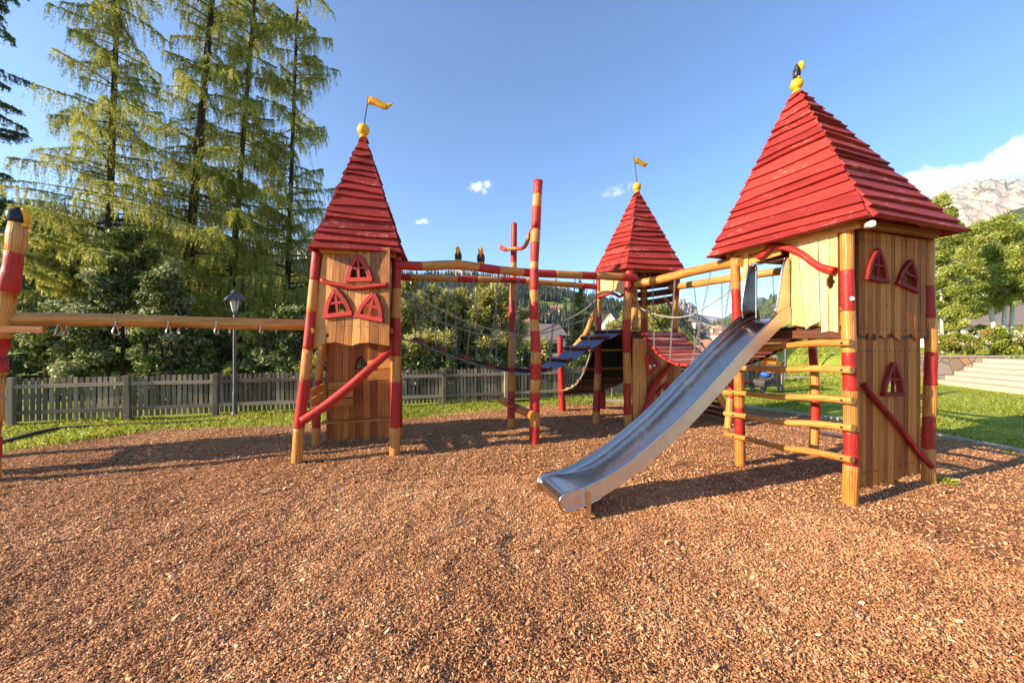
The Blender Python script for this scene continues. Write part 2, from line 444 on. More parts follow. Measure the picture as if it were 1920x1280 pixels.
class MB:
    def __init__(s):
        s.v = []; s.f = []; s.uv = []; s.r = []; s.m = []; s.s = []
    def face(s, idx, uvs, r=.5, mi=0, sm=False):
        s.f.append(idx); s.uv.extend(uvs); s.r.append(r); s.m.append(mi); s.s.append(sm)
    def box(s, c, ax, ay, az, mi=0, r=None):
        """ax, ay, az: half-extent vectors"""
        c = Vector(c)
        if r is None: r = random.random()
        L = [ax.length, ay.length, az.length]
        k = L.index(max(L))
        o = [i for i in range(3) if i != k]
        b = len(s.v)
        co = []
        for i in (-1, 1):
            for j in (-1, 1):
                for q in (-1, 1):
                    s.v.append(c + ax * i + ay * j + az * q)
                    cc = (i * L[0], j * L[1], q * L[2])
                    co.append((cc[o[0]] + cc[o[1]], cc[k]))
        for fa in ((0, 1, 3, 2), (4, 6, 7, 5), (0, 4, 5, 1), (2, 3, 7, 6), (0, 2, 6, 4), (1, 5, 7, 3)):
            s.face([b + i for i in fa], [co[i] for i in fa], r, mi)
    def bar(s, p0, p1, w, h, up=Vector((0, 0, 1)), mi=0, r=None):
        p0 = Vector(p0); p1 = Vector(p1)
        d = (p1 - p0)
        L = d.length
        d.normalize()
        side = d.cross(up)
        if side.length < 1e-4: side = d.cross(Vector((1, 0, 0)))
        side.normalize()
        u2 = side.cross(d).normalized()
        s.box((p0 + p1) / 2, d * L / 2, side * w / 2, u2 * h / 2, mi, r)
    def tube(s, pts, rad, seg=12, mi=0, wob=0.0, bands=None, key=None, r=None, caps=True, sm=True, step=.05, capmi=None, flat=None, spline=True):
        """log or pipe along pts; rad: number or list; bands: [(end, mi), ...] along key"""
        pts = [Vector(p) for p in pts]
        P, Q = [], []
        n = len(pts)
        rad = [rad] * n if not isinstance(rad, (list, tuple)) else rad
        for i in range(n - 1):
            p0 = pts[max(i - 1, 0)]; p1 = pts[i]; p2 = pts[i + 1]; p3 = pts[min(i + 2, n - 1)]
            k = max(1, int((p2 - p1).length / step))
            for j in range(k):
                t = j / k
                if spline and n > 2:
                    q = .5 * ((2 * p1) + (p2 - p0) * t + (2 * p0 - 5 * p1 + 4 * p2 - p3) * t * t + (3 * p1 - p0 - 3 * p2 + p3) * t ** 3)
                else:
                    q = p1.lerp(p2, t)
                P.append(q); Q.append(rad[i] * (1 - t) + rad[i + 1] * t)
        P.append(pts[-1]); Q.append(rad[-1])
        edge_ = set()
        if bands and len(bands) > 1:
            if key == 'y': K = [scr(p)[1] for p in P]
            elif key == 'x': K = [scr(p)[0] for p in P]
            else:
                K = [0.0]
                for i in range(1, len(P)): K.append(K[-1] + (P[i] - P[i - 1]).length)
                K = [k / K[-1] for k in K]
            sg = 1 if K[-1] > K[0] else -1
            NP, NQ, NK = [P[0]], [Q[0]], [K[0]]
            th = [b[0] for b in bands[:-1]]
            for i in range(1, len(P)):
                for tt in th:
                    if (K[i - 1] - tt) * sg < 0 <= (K[i] - tt) * sg:
                        a = (tt - K[i - 1]) / (K[i] - K[i - 1])
                        el_ = .005 / max((P[i] - P[i - 1]).length, .011)
                        for e, g in ((-el_, 1.0), (0, .95), (el_, 1.0)):
                            aa = min(.98, max(.02, a + e))
                            e = aa - a
                            edge_.add(len(NP))
                            NP.append(P[i - 1].lerp(P[i], aa)); NQ.append((Q[i - 1] * (1 - a) + Q[i] * a) * g); NK.append(tt + (e * (K[i] - K[i - 1])))
                NP.append(P[i]); NQ.append(Q[i]); NK.append(K[i])
            P, Q, K = NP, NQ, NK
            def bmi(k):
                for e, mm in bands:
                    if (k - e) * sg < 0: return mm
                return bands[-1][1]
        else:
            bmi = None
            if bands: mi = bands[0][1]
        if r is None: r = random.random()
        seed = Vector((random.random() * 50, random.random() * 50, random.random() * 50))
        t0 = (P[1] - P[0]).normalized()
        nx = t0.cross(Vector((0, 0, 1)))
        if nx.length < .1: nx = t0.cross(Vector((0, 1, 0)))
        nx.normalize()
        b0 = len(s.v)
        acc = 0
        A = []
        R0 = max(Q)
        for i, p in enumerate(P):
            if i: acc += (P[i] - P[i - 1]).length
            A.append(acc)
            t = (P[min(i + 1, len(P) - 1)] - P[max(i - 1, 0)])
            if t.length < 1e-9: t = t0
            t = t.normalized(); t0 = t
            nx = (nx - t * nx.dot(t)).normalized()
            ny = t.cross(nx)
            for j in range(seg):
                a = 2 * math.pi * j / seg
                rr = Q[i]
                if wob:
                    rr *= 1 + wob * noise.noise(seed + Vector((math.cos(a) * 1.3, math.sin(a) * 1.3, acc * 2.2))) * 1.6 + wob * .8 * noise.noise(seed + Vector((3, 7, acc * 5)))
                x, y = math.cos(a) * rr, math.sin(a) * rr
                if flat: y *= flat
                jit = t * (.007 * noise.noise(seed + Vector((math.cos(a) * 2.5, math.sin(a) * 2.5, acc)))) if i in edge_ else Vector()
                s.v.append(p + nx * x + ny * y + jit)
        for i in range(len(P) - 1):
            m_ = bmi((K[i] + K[i + 1]) / 2) if bmi else mi
            for j in range(seg):
                j2 = (j + 1) % seg
                a, b = b0 + i * seg + j, b0 + i * seg + j2
                u0 = j / seg * 2 * math.pi * R0; u1 = (j + 1) / seg * 2 * math.pi * R0
                s.face([a, b, b + seg, a + seg], [(u0, A[i]), (u1, A[i]), (u1, A[i + 1]), (u0, A[i + 1])], r, m_, sm)
        if caps:
            for ring, rev in ((0, True), (len(P) - 1, False)):
                idx = [b0 + ring * seg + j for j in range(seg)]
                if rev: idx = idx[::-1]
                mm = capmi if capmi is not None else ((bmi(K[0] if rev else K[-1])) if bmi else mi)
                s.face(idx, [(math.cos(2 * math.pi * j / seg) * R0, math.sin(2 * math.pi * j / seg) * R0 * .3) for j in range(seg)], r, mm, False)
    def ball(s, c, rx, ry, rz, seg=16, rings=10, mi=0, wob=0, r=.5):
        c = Vector(c)
        b0 = len(s.v)
        sd = Vector((random.random() * 9, 3, 5))
        for i in range(rings + 1):
            th = math.pi * i / rings
            for j in range(seg):
                ph = 2 * math.pi * j / seg
                d = Vector((math.sin(th) * math.cos(ph), math.sin(th) * math.sin(ph), math.cos(th)))
                k = 1 + wob * noise.noise(d * 1.5 + sd)
                s.v.append(c + Vector((d.x * rx * k, d.y * ry * k, d.z * rz * k)))
        for i in range(rings):
            for j in range(seg):
                j2 = (j + 1) % seg
                a = b0 + i * seg + j; b = b0 + i * seg + j2
                s.face([a, a + seg, b + seg, b], [(j / seg * .3, i / rings * .2)] * 4, r, mi, True)
    def poly(s, pts, thick, mi=0, r=.5):
        """flat polygon pts (list of Vectors) extruded by the vector thick"""
        n = len(pts); b = len(s.v)
        for p in pts: s.v.append(Vector(p))
        for p in pts: s.v.append(Vector(p) + thick)
        e1 = (pts[1] - pts[0]).normalized()
        nn = thick.normalized(); e2 = nn.cross(e1)
        uv = [((p - pts[0]).dot(e1), (p - pts[0]).dot(e2)) for p in pts]
        s.face([b + i for i in range(n)][::-1], uv[::-1], r, mi)
        s.face([b + n + i for i in range(n)], uv, r, mi)
        for i in range(n):
            j = (i + 1) % n
            s.face([b + i, b + j, b + n + j, b + n + i], [(0, 0), (0, (pts[i] - pts[j]).length), (.03, (pts[i] - pts[j]).length), (.03, 0)], r, mi)
    def build(s, name, mats, parent=None, bevel=0):
        me = bpy.data.meshes.new(name)
        me.from_pydata([tuple(v) for v in s.v], [], s.f)
        uvl = me.uv_layers.new(name="UVMap")
        uvl.data.foreach_set('uv', np.array(s.uv, dtype=np.float32).ravel())
        at_ = me.attributes.new('rnd', 'FLOAT', 'FACE')
        at_.data.foreach_set('value', np.array(s.r, dtype=np.float32))
        me.polygons.foreach_set('material_index', np.array(s.m, dtype=np.int32))
        me.polygons.foreach_set('use_smooth', np.array(s.s, dtype=bool))
        me.update()
        o = link_mesh(name, me, mats, parent)
        if bevel:
            md = o.modifiers.new('bevel', 'BEVEL')
            md.width = bevel; md.segments = 2; md.limit_method = 'ANGLE'; md.angle_limit = R(40)
        return o

def np_mesh(name, verts, k, rnd, mats, parent=None, smooth=False, faces=None, mi=None):
    """verts (N,3): every k consecutive vertices form a face (or faces given)"""
    me = bpy.data.meshes.new(name)
    verts = np.ascontiguousarray(verts, dtype=np.float32)
    me.vertices.add(len(verts))
    me.vertices.foreach_set('co', verts.ravel())
    if faces is None:
        nf = len(verts) // k
        idx = np.arange(nf * k, dtype=np.int32)
    else:
        nf = len(faces); idx = np.ascontiguousarray(faces, dtype=np.int32).ravel()
    me.loops.add(nf * k)
    me.loops.foreach_set('vertex_index', idx)
    me.polygons.add(nf)
    me.polygons.foreach_set('loop_start', np.arange(0, nf * k, k, dtype=np.int32))
    a = me.attributes.new('rnd', 'FLOAT', 'FACE')
    a.data.foreach_set('value', np.ascontiguousarray(rnd, dtype=np.float32))
    if mi is not None: me.polygons.foreach_set('material_index', np.ascontiguousarray(mi, dtype=np.int32))
    if smooth: me.polygons.foreach_set('use_smooth', np.ones(nf, dtype=bool))
    me.update(calc_edges=True)
    me.validate()
    return link_mesh(name, me, mats, parent)
# ================================================================ TERRAIN
def ss(x, a, b):
    t = np.clip((x - a) / (b - a), 0, 1)
    return t * t * (3 - 2 * t)
def terr(x, y):
    x = np.asarray(x, dtype=float); y = np.asarray(y, dtype=float)
    s = ((y - 7.3) - .3 * (x + 10)) / 1.044
    a = x / np.maximum(y, 1.0)
    val = np.interp(s, [0, 2, 20, 60, 180, 260, 400, 600, 1000, 1600, 20000], [0, -.05, -1.2, -4.5, -12, -10, 2, 20, 45, 78, 80])
    lefth = .10 * np.clip(s - 12, 0, 300)
    lf = ss(-a, .35, .8)
    val = val * (1 - lf) + lefth * lf
    rf = ss(x - (.60 * y + 1.6), 0, 2.0 + .05 * np.abs(y))
    hr = 3.4 * ss(y, 17, 27) + .05 * np.clip(y - 27, 0, 200)
    ter = 1.02 * np.where(y > 14.6, ss(y, 14.72, 14.9) * ss(x, 13.4, 14.0), 0)
    ter = np.maximum(ter, 1.02 * ss(x, 18.9, 19.3))
    f2 = ss(a, .94, 1.06)
    right = hr * (1 - f2) + ter * f2
    right = np.maximum(right, ter * ss(x, 14, 16))
    z = val * (1 - rf) + right * rf
    z = np.where(y < 0, np.where(x > 18, z, 0) , z)
    return z
def tz(x, y): return float(terr(x, y))

nr, na = 150, 360
rr = np.concatenate([[0.0], np.geomspace(.6, 12000, nr - 1)])
rr = np.unique(np.concatenate([rr, np.arange(6, 30, .35)]))
nr = len(rr)
th = np.linspace(0, 2 * math.pi, na, endpoint=False)
RR, TH = np.meshgrid(rr, th, indexing='ij')
X = RR * np.sin(TH); Y_ = RR * np.cos(TH)
Z = terr(X, Y_) - .035
Z += (RR > 10) * .04 * np.sin(X * .9 + 1.3 * np.sin(Y_ * .7)) * np.clip((RR - 10) / 20, 0, 1)
Z = Z - .14 * ((X > -9) & (X < 6.6) & (Y_ > -2) & (Y_ < 5.2)) 
verts = np.stack([X, Y_, Z], -1).reshape(-1, 3)
i, j = np.meshgrid(np.arange(nr - 1), np.arange(na), indexing='ij')
j2 = (j + 1) % na
faces = np.stack([i * na + j, i * na + j2, (i + 1) * na + j2, (i + 1) * na + j], -1).reshape(-1, 4)[:, ::-1]
lawn = np_mesh('lawn', verts, 4, np.full(len(faces), .5), 'lawn_grass', smooth=True, faces=faces)
tag(lawn, 'green lawn and valley ground', None, None, 'structure')

MPOLY = [(-7.9, 5.3), (-7.5, 5.9), (-6.7, 7.0), (-5.6, 7.2), (-4.26, 7.45), (-2.3, 8.0), (-.8, 8.9), (.56, 9.6), (2.87, 10.0), (4.6, 10.0), (5.8, 9.3), (6.87, 7.7), (7.38, 6.49), (7.54, 5.5), (7.8, 3), (8.2, -3.5), (-12, -3.5), (-11.5, 2.5), (-9.6, 4.0)]
def in_poly(x, y, poly=MPOLY):
    c = np.zeros(np.shape(x), bool)
    n = len(poly)
    for k in range(n):
        x0, y0 = poly[k]; x1, y1 = poly[(k + 1) % n]
        if y0 == y1: continue
        t = ((y0 > y) != (y1 > y)) & (x < (x1 - x0) * (y - y0) / (y1 - y0) + x0)
        c ^= t
    return c
def dist_poly(x, y, poly=MPOLY):
    d = np.full(np.shape(x), 1e9)
    n = len(poly)
    for k in range(n):
        x0, y0 = poly[k]; x1, y1 = poly[(k + 1) % n]
        dx, dy = x1 - x0, y1 - y0
        t = np.clip(((x - x0) * dx + (y - y0) * dy) / (dx * dx + dy * dy), 0, 1)
        d = np.minimum(d, np.hypot(x - x0 - t * dx, y - y0 - t * dy))
    return d
def mulch_h(x, y):
    h = .018 * np.sin(1.7 * x + .6 * np.sin(1.3 * y)) * np.cos(1.4 * y + .8 * np.sin(1.9 * x)) + .010 * np.sin(4.1 * x + 2.0 * np.sin(2.7 * y)) * np.sin(3.7 * y + 1.3)
    h += .008 * np.sin(13.7 * x + 2.5 * np.sin(7.3 * y)) * np.sin(12.1 * y + 2.2 * np.sin(8.7 * x + 1))
    h -= .055 * np.exp(-((x - .15) ** 2 + (y - 3.35) ** 2) / .16) - .03 * np.exp(-((x + .15) ** 2 + (y - 3.0) ** 2) / .12)
    h += .008 * np.sin(9.3 * x + 3 * np.sin(5.1 * y)) * np.sin(8.1 * y + 2 * np.sin(6.3 * x))
    return h
gx = np.arange(-12, 8.4, .07); gy = np.arange(-3.5, 10.2, .07)
GX, GY = np.meshgrid(gx, gy, indexing='ij')
ins = in_poly(GX, GY)
dd = dist_poly(GX, GY)
MZ = np.where(ins, mulch_h(GX, GY) * np.clip(dd / .6, 0, 1) - .0 - .03 * (1 - np.clip(dd / .25, 0, 1)), -.045)
keep = ins | (dd < .08)
idx = np.arange(GX.size).reshape(GX.shape)
q = np.stack([idx[:-1, :-1], idx[1:, :-1], idx[1:, 1:], idx[:-1, 1:]], -1).reshape(-1, 4)
kk = keep[:-1, :-1] & keep[1:, :-1] & keep[1:, 1:] & keep[:-1, 1:]
q = q[kk.ravel()]
used, inv = np.unique(q, return_inverse=True)
verts = np.stack([GX.ravel(), GY.ravel(), MZ.ravel()], -1)[used]
mul = np_mesh('mulch_ground', verts, 4, np.full(len(q), .5), 'mulch', smooth=True, faces=inv.reshape(-1, 4))
tag(mul, 'brown bark mulch playground surface', None, None, 'structure')

# loose bark chips
def chips(n, seed, dmin, dmax, smin, smax, pw, sliver=False):
    g = np.random.default_rng(seed)
    r = (dmin ** pw + (dmax ** pw - dmin ** pw) * g.random(n)) ** (1 / pw)
    a = g.uniform(-1.18, 1.18, n)
    x = r * np.sin(a); y = r * np.cos(a)
    d = dist_poly(x, y)
    k = (in_poly(x, y) & (d > .03)) | ((d < .35) & (g.random(n) < np.exp(-d / .10)))
    x, y, d = x[k], y[k], d[k]; n = len(x)
    inside = in_poly(x, y)
    z = np.where(inside, mulch_h(x, y) * np.clip(d / .6, 0, 1), -.02)
    L = g.uniform(smin, smax, n) * np.where(g.random(n) < (.0 if sliver else .03), 1.8, 1.0)
    Wd = L * g.uniform(.16, .62, n)
    Hh = L * g.uniform(.06, .20, n)
    ph = g.uniform(0, 2 * math.pi, n)
    tx = g.normal(0, .38, n); ty = g.normal(0, .45, n)
    u = np.stack([np.cos(ph), np.sin(ph), tx], -1); u /= np.linalg.norm(u, axis=1, keepdims=True)
    v = np.stack([-np.sin(ph), np.cos(ph), ty], -1)
    v -= u * (u * v).sum(1, keepdims=True); v /= np.linalg.norm(v, axis=1, keepdims=True)
    w = np.cross(u, v)
    c = np.stack([x, y, z + Hh * .5 + g.uniform(0, .010, n) + np.abs(tx) * L * .35], -1)
    def P(a, b, cc): return c + u * (a * L / 2)[:, None] + v * (b * Wd / 2)[:, None] + w * (cc * Hh / 2)[:, None]
    o = np.ones(n)
    sk = g.uniform(.5, 1, n); sk2 = g.uniform(.5, 1, n)
    V = np.stack([P(-o, -o * sk, -o), P(o, -o * sk2, -o), P(o * .9, o * sk, -o), P(-o, o, -o),
                  P(-o * .8, -o * sk * .7, o), P(o * .8, -o * .6, o), P(o * .7, o * sk * .6, o * .8), P(-o * .9, o * .7, o)], 1).reshape(-1, 3)
    f = np.array([[4, 5, 6, 7], [0, 1, 5, 4], [1, 2, 6, 5], [2, 3, 7, 6], [3, 0, 4, 7]])
    Fc = (np.arange(n)[:, None, None] * 8 + f[None]).reshape(-1, 4)
    wet = np.sin(1.1 * x + 2 * np.sin(.8 * y)) * np.sin(1.3 * y + 1.7 * np.sin(.9 * x + 1)) * .09 + np.sin(4.3 * x + 2.2 * np.sin(3.1 * y)) * np.sin(4.9 * y + 1.9 * np.sin(3.7 * x)) * .08
    fine = g.random(n) < .03
    if sliver: Wd = L * g.uniform(.07, .17, n); Hh = L * .05; tx = g.normal(0, .12, n)
    Wd[fine] *= .45
    col = np.clip(g.beta(2.6, 2.9, n) + fine * .3 + wet + (g.random(n) < .035) * .35, 0, 1)
    return V, Fc, np.repeat(col, 5)
V1, F1_, C1 = chips(340000, 3, 1.3, 4.6, .0065, .020, 1.5)
V2_, F2_, C2 = chips(160000, 4, 4.0, 11.0, .011, .028, 1.5)
V3_, F3_, C3 = chips(800, 9, 1.5, 6.0, .022, .048, 1.5, True)
o = np_mesh('wood_chips', np.concatenate([V1, V2_, V3_]), 4, np.concatenate([C1, C2, np.clip(C3 * .6 + .42, 0, 1)]), 'chip_wood', faces=np.concatenate([F1_, F2_ + len(V1), F3_ + len(V1) + len(V2_)]))
tag(o, 'loose brown bark chips covering the playground', 'wood chips', None, 'stuff')

# grass blades
def blades(n, seed, sample, hmin, hmax, wd=.006):
    g = np.random.default_rng(seed)
    x, y = sample(g, n)
    d = dist_poly(x, y); ins = in_poly(x, y)
    k = (~ins) | ((d < .35) & (g.random(len(x)) < .25 * np.exp(-d / .12)))
    x, y = x[k], y[k]; n = len(x)
    z = terr(x, y) - .04
    h = g.uniform(hmin, hmax, n) * (1 + .6 * np.sin(2.1 * x + 1) * np.sin(1.7 * y))
    ph = g.uniform(0, 2 * math.pi, n)
    w = wd * g.uniform(.6, 1.5, n) * (1 + y * .06)
    lx, ly = g.normal(0, .45, n) * h, g.normal(0, .45, n) * h
    b = np.stack([x, y, z], -1); s = np.stack([np.cos(ph) * w, np.sin(ph) * w, np.zeros(n)], -1)
    mid = b + np.stack([lx * .35, ly * .35, h * .6], -1)
    tip = b + np.stack([lx, ly, h], -1)
    V = np.stack([b - s, b + s, mid + s * .7, tip], 1).reshape(-1, 3)
    c = np.clip(g.beta(2.5, 2.5, n) + .12 * np.sin(1.3 * x + 2) * np.sin(.9 * y), 0, 1)
    return V, c
def strip(g, n):
    t = g.random(n); x = -12 + t * 20
    y = 7.3 + .3 * (x + 10) - g.random(n) ** 1.0 * 3.0 + .3
    return x, y
def rlawn(g, n):
    x = g.uniform(5.5, 17.5, n); y = 3.5 + g.random(n) ** 1.3 * 14
    return x, y
def slope(g, n):
    y = g.uniform(14.5, 30, n); x = g.uniform(.58, 1.4, n) * y
    return x, y
Va, ca = blades(90000, 5, strip, .03, .085)
Vb, cb = blades(110000, 6, rlawn, .025, .06)
Vc, cc_ = blades(50000, 7, slope, .05, .14, .010)
# weeds at a few post feet
g = np.random.default_rng(8)
Vd, cd = [], []
o = np_mesh('grass', np.concatenate([Va, Vb, Vc]), 4, np.concatenate([ca, cb, cc_]), 'grass_blades')
tag(o, 'short green grass blades on the lawn', 'grass', None, 'stuff')

def tuft(p, n, h, label, seed):
    g = np.random.default_rng(seed)
    ph = g.uniform(0, 2 * math.pi, n); l = g.uniform(.3, 1, n) * h
    sp = g.uniform(.2, 1.0, n)
    b = np.stack([p[0] + g.normal(0, h * .15, n), p[1] + g.normal(0, h * .15, n), np.full(n, -.01)], -1)
    d = np.stack([np.cos(ph) * sp, np.sin(ph) * sp, np.ones(n)], -1) * l[:, None]
    s = np.stack([-np.sin(ph), np.cos(ph), np.zeros(n)], -1) * .005
    V = np.stack([b - s, b + s, b + d * .7 + s * .7, b + d * np.array([1.25, 1.25, .85])], 1).reshape(-1, 3)
    o = np_mesh('grass_tuft', V, 4, g.random(n), 'grass_blades')
    tag(o, label, 'grass tuft')
tuft((5.0, 4.30), 90, .13, 'small grass tuft at the foot of the right rear post of the largest tower', 1)
tuft((.62, 4.9), 16, .05, 'tiny lone weed sprouting from the mulch left of the slide end', 2) if False else None
tuft((2.05, 1.84), 60, .05, 'tiny grass sprout in the mulch at the bottom edge of the photo', 3)

# ---------------------------------------------------------------- kerbs and edging
kp = [(2.0, 10.35), (4.4, 10.4), (5.9, 9.42), (6.97, 7.78), (7.48, 6.52), (7.64, 5.5), (7.72, 4.2), (7.95, 2.5)]
mb = MB()
kc_ = kp
for a, b in zip(kc_[:-1], kc_[1:]):
    mb.bar(Vector((*a, .0)), Vector((*b, .0)), .055, .09, r=random.random())
o = mb.build('kerb', 'concrete'); tag(o, 'thin concrete kerb around the mulch', None, None, 'structure')
def edging(name, label, pts, mat, w, h):
    mb = MB()
    for a, b in zip(pts[:-1], pts[1:]): mb.bar(a, b, w, h, r=random.random())
    tag(mb.build(name, mat, bevel=.006), label, 'edging')
edging('timber_edging', 'old half buried timber edging in the grass before the fence', [gnd(-20, 835), gnd(60, 812), gnd(110, 802), gnd(165, 799), gnd(250, 795), gnd(330, 793), gnd(438, 786)], 'bark_wood', .09, .045)

# twigs lying on the mulch
def twig(label, pts, r):
    mb = MB(); mb.tube([gnd(x, y) + UP_ * (z + .012) for x, y, z in pts], r, 8, wob=.25, step=.02)
    tag(mb.build('twig', 'weathered_fence'), label, 'twig', 'twigs on the mulch')
UP_ = Vector((0, 0, 1))
twig('bent grey twig lying on the mulch in the middle foreground', [(820, 1010, .02), (832, 996, .0), (848, 990, .01), (870, 983, .015), (882, 976, .01), (893, 972, .02)], [.004, .006, .006, .007, .005, .003])
twig('pale twig lying on the mulch under the middle of the slide', [(1060, 942, 0), (1105, 930, .01), (1140, 925, .0), (1152, 918, .01)], [.004, .007, .007, .003])
twig('pale broken twig lying behind the slide support leg', [(1255, 878, 0), (1285, 872, .015), (1312, 874, .0)], [.006, .007, .004])
twig('small white twig beside the foot of the slide support leg', [(1062, 1004, 0), (1075, 996, .012), (1083, 988, .0)], [.007, .006, .003])

# ================================================================ FENCE
def fence_y(x): return 7.3 + .3 * (x + 10)
fn = empty('picket_fence', (0, 10.3, 0), 'long grey weathered wooden picket fence along the back of the playground', 'fence', None)
fd = Vector((1, .3, 0)).normalized(); fnm = Vector((fd.y, -fd.x, 0))
posts = [-13.2, -11.55, -9.85, -8.1, -6.6, -5.0, -3.35, -1.78, -.17, 1.42, 3.02, 4.62, 6.2, 7.8, 9.5]
def picket_panel(parent, a, b, off=.035, h=.86, seed=0, gapw=.092):
    rnd = random.Random(seed)
    mb = MB()
    d = (b - a); L = d.length; d.normalize(); nn = Vector((d.y, -d.x, 0))
    n = int(L / gapw)
    for i in range(n):
        c = a + d * (L * (i + .5) / n) - nn * off
        hh = h + rnd.uniform(-.012, .012)
        mb.box(c + UP_ * (hh / 2 + .06) + Vector((0, 0, 0)), d * .0325, nn * .009, Vector((rnd.uniform(-.008, .008), 0, hh / 2)))
    return mb.build('picket_panel', 'weathered_fence', parent)
for k, x in enumerate(posts):
    p = Vector((x, fence_y(x), 0))
    mb = MB(); mb.box(p + UP_ * .44, fd * .05, fnm * .05, Vector((random.uniform(-.008, .008), 0, .50)))
    mb.build('fence_post', 'weathered_fence', fn, bevel=.008)
    if k < len(posts) - 1:
        x2 = posts[k + 1]; p2 = Vector((x2, fence_y(x2), 0))
        picket_panel(fn, p + fd * .05, p2 - fd * .05, seed=k)
        for z in (.76, .235):
            mb = MB(); j = random.uniform(-.012, .012)
            mb.bar(p + fd * .05 + UP_ * (z + j), p2 - fd * .05 + UP_ * (z - j), .035, .075)
            mb.build('fence_rail', 'weathered_fence', fn)
# short dark fence by the pushchair
fn2 = empty('board_fence', (9.6, 15.5, 0), 'short dark weathered fence section behind the pushchair', 'fence')
a_, b_ = Vector((7.6, 13.6, 0)), Vector((10.8, 15.3, 0))
picket_panel(fn2, a_, b_, 0, .98, 77, .11)
for c in (a_, a_.lerp(b_, .5), b_):
    mb = MB(); mb.box(c + UP_ * .52, Vector((.06, 0, 0)), Vector((0, .06, 0)), Vector((0, 0, .56))); mb.build('fence_post', 'weathered_fence', fn2, bevel=.008)
mb = MB(); mb.bar(a_ + UP_ * .85, b_ + UP_ * .85, .04, .09); mb.build('fence_rail', 'weathered_fence', fn2)
# small dark fence on the terrace
fn3 = empty('dark_fence', (26.8, 19.4, 1.0), 'dark slatted garden fence on the terrace at the right edge', 'fence')
picket_panel(fn3, Vector((25.6, 19.2, 0)), Vector((29.5, 19.6, 0)), 0, 1.75, 78, .26)
mb = MB(); mb.bar(Vector((25.6, 19.2, 1.6)), Vector((29.5, 19.6, 1.6)), .05, .08); mb.bar(Vector((25.6, 19.2, 1.2)), Vector((29.5, 19.6, 1.2)), .05, .08)
mb.build('fence_rail', 'dark_timber', fn3)
fn3.children[0].data.materials[0] = MATS['dark_timber']

# ================================================================ LAMPS
def street_lamp(label, p, h, s=1.0):
    root = empty('street_lamp', p, label, 'street lamp', 'street lamps')
    hb = h - .52 * s
    mb = MB()
    mb.tube([p + UP_ * -.1, p + UP_ * .5, p + UP_ * .52, p + UP_ * hb], [.042 * s, .04 * s, .034 * s, .030 * s], 12, spline=False)
    mb.tube([p + UP_ * .0, p + UP_ * .10], [.07 * s, .05 * s], 12, spline=False)
    mb.build('post', 'lamp_iron', root)
    mb = MB()
    z0 = p + UP_ * hb
    for k in range(4):
        a = math.pi / 4 + math.pi / 2 * k
        d = Vector((math.cos(a), math.sin(a), 0))
        mb.tube([z0 + d * .02 * s, z0 + d * .10 * s + UP_ * .03 * s, z0 + d * .14 * s + UP_ * .12 * s, z0 + d * .18 * s + UP_ * .30 * s], .009 * s, 6)
    mb.build('lantern_frame', 'dark_iron', root)
    gl = MB()
    gl.tube([z0 + UP_ * .05 * s, z0 + UP_ * .29 * s], [.05 * s, .11 * s], 4, spline=False, sm=False)
    gl.build('lantern_glass', 'frosted_glass', root)
    mb = MB()
    mb.tube([z0 + UP_ * .29 * s, z0 + UP_ * .31 * s, z0 + UP_ * .36 * s, z0 + UP_ * .43 * s, z0 + UP_ * .44 * s], [.235 * s, .235 * s, .19 * s, .09 * s, .075 * s], 4, spline=False, sm=False)
    mb.tube([z0 + UP_ * .44 * s, z0 + UP_ * .465 * s, z0 + UP_ * .49 * s, z0 + UP_ * .52 * s], [.05 * s, .065 * s, .03 * s, .012 * s], 8, spline=False)
    mb.build('lantern_roof', 'lamp_iron', root)
street_lamp('grey lantern street lamp standing at the picket fence behind the ring beam', Vector((-6.15, 8.28, 0)), 2.80, 1.05)
street_lamp('grey lantern street lamp seen under the slat bridge beams before the town', Vector((5.75, 11.75, 0)), 2.52)
root = empty('lamp_post', (12.6, 17.2, 0), 'thin grey post standing at the foot of the grass slope', 'post')
mb = MB(); mb.tube([Vector((12.6, 17.2, -.2)), Vector((12.6, 17.2, 2.1)), Vector((12.6, 17.2, 2.35))], [.055, .05, .05], 10, spline=False); mb.build('shaft', 'lamp_iron', root)
mb = MB(); mb.tube([Vector((12.6, 17.2, 2.33)), Vector((12.6, 17.2, 2.38))], [.13, .13], 10, spline=False); mb.build('cap', 'lamp_iron', root)

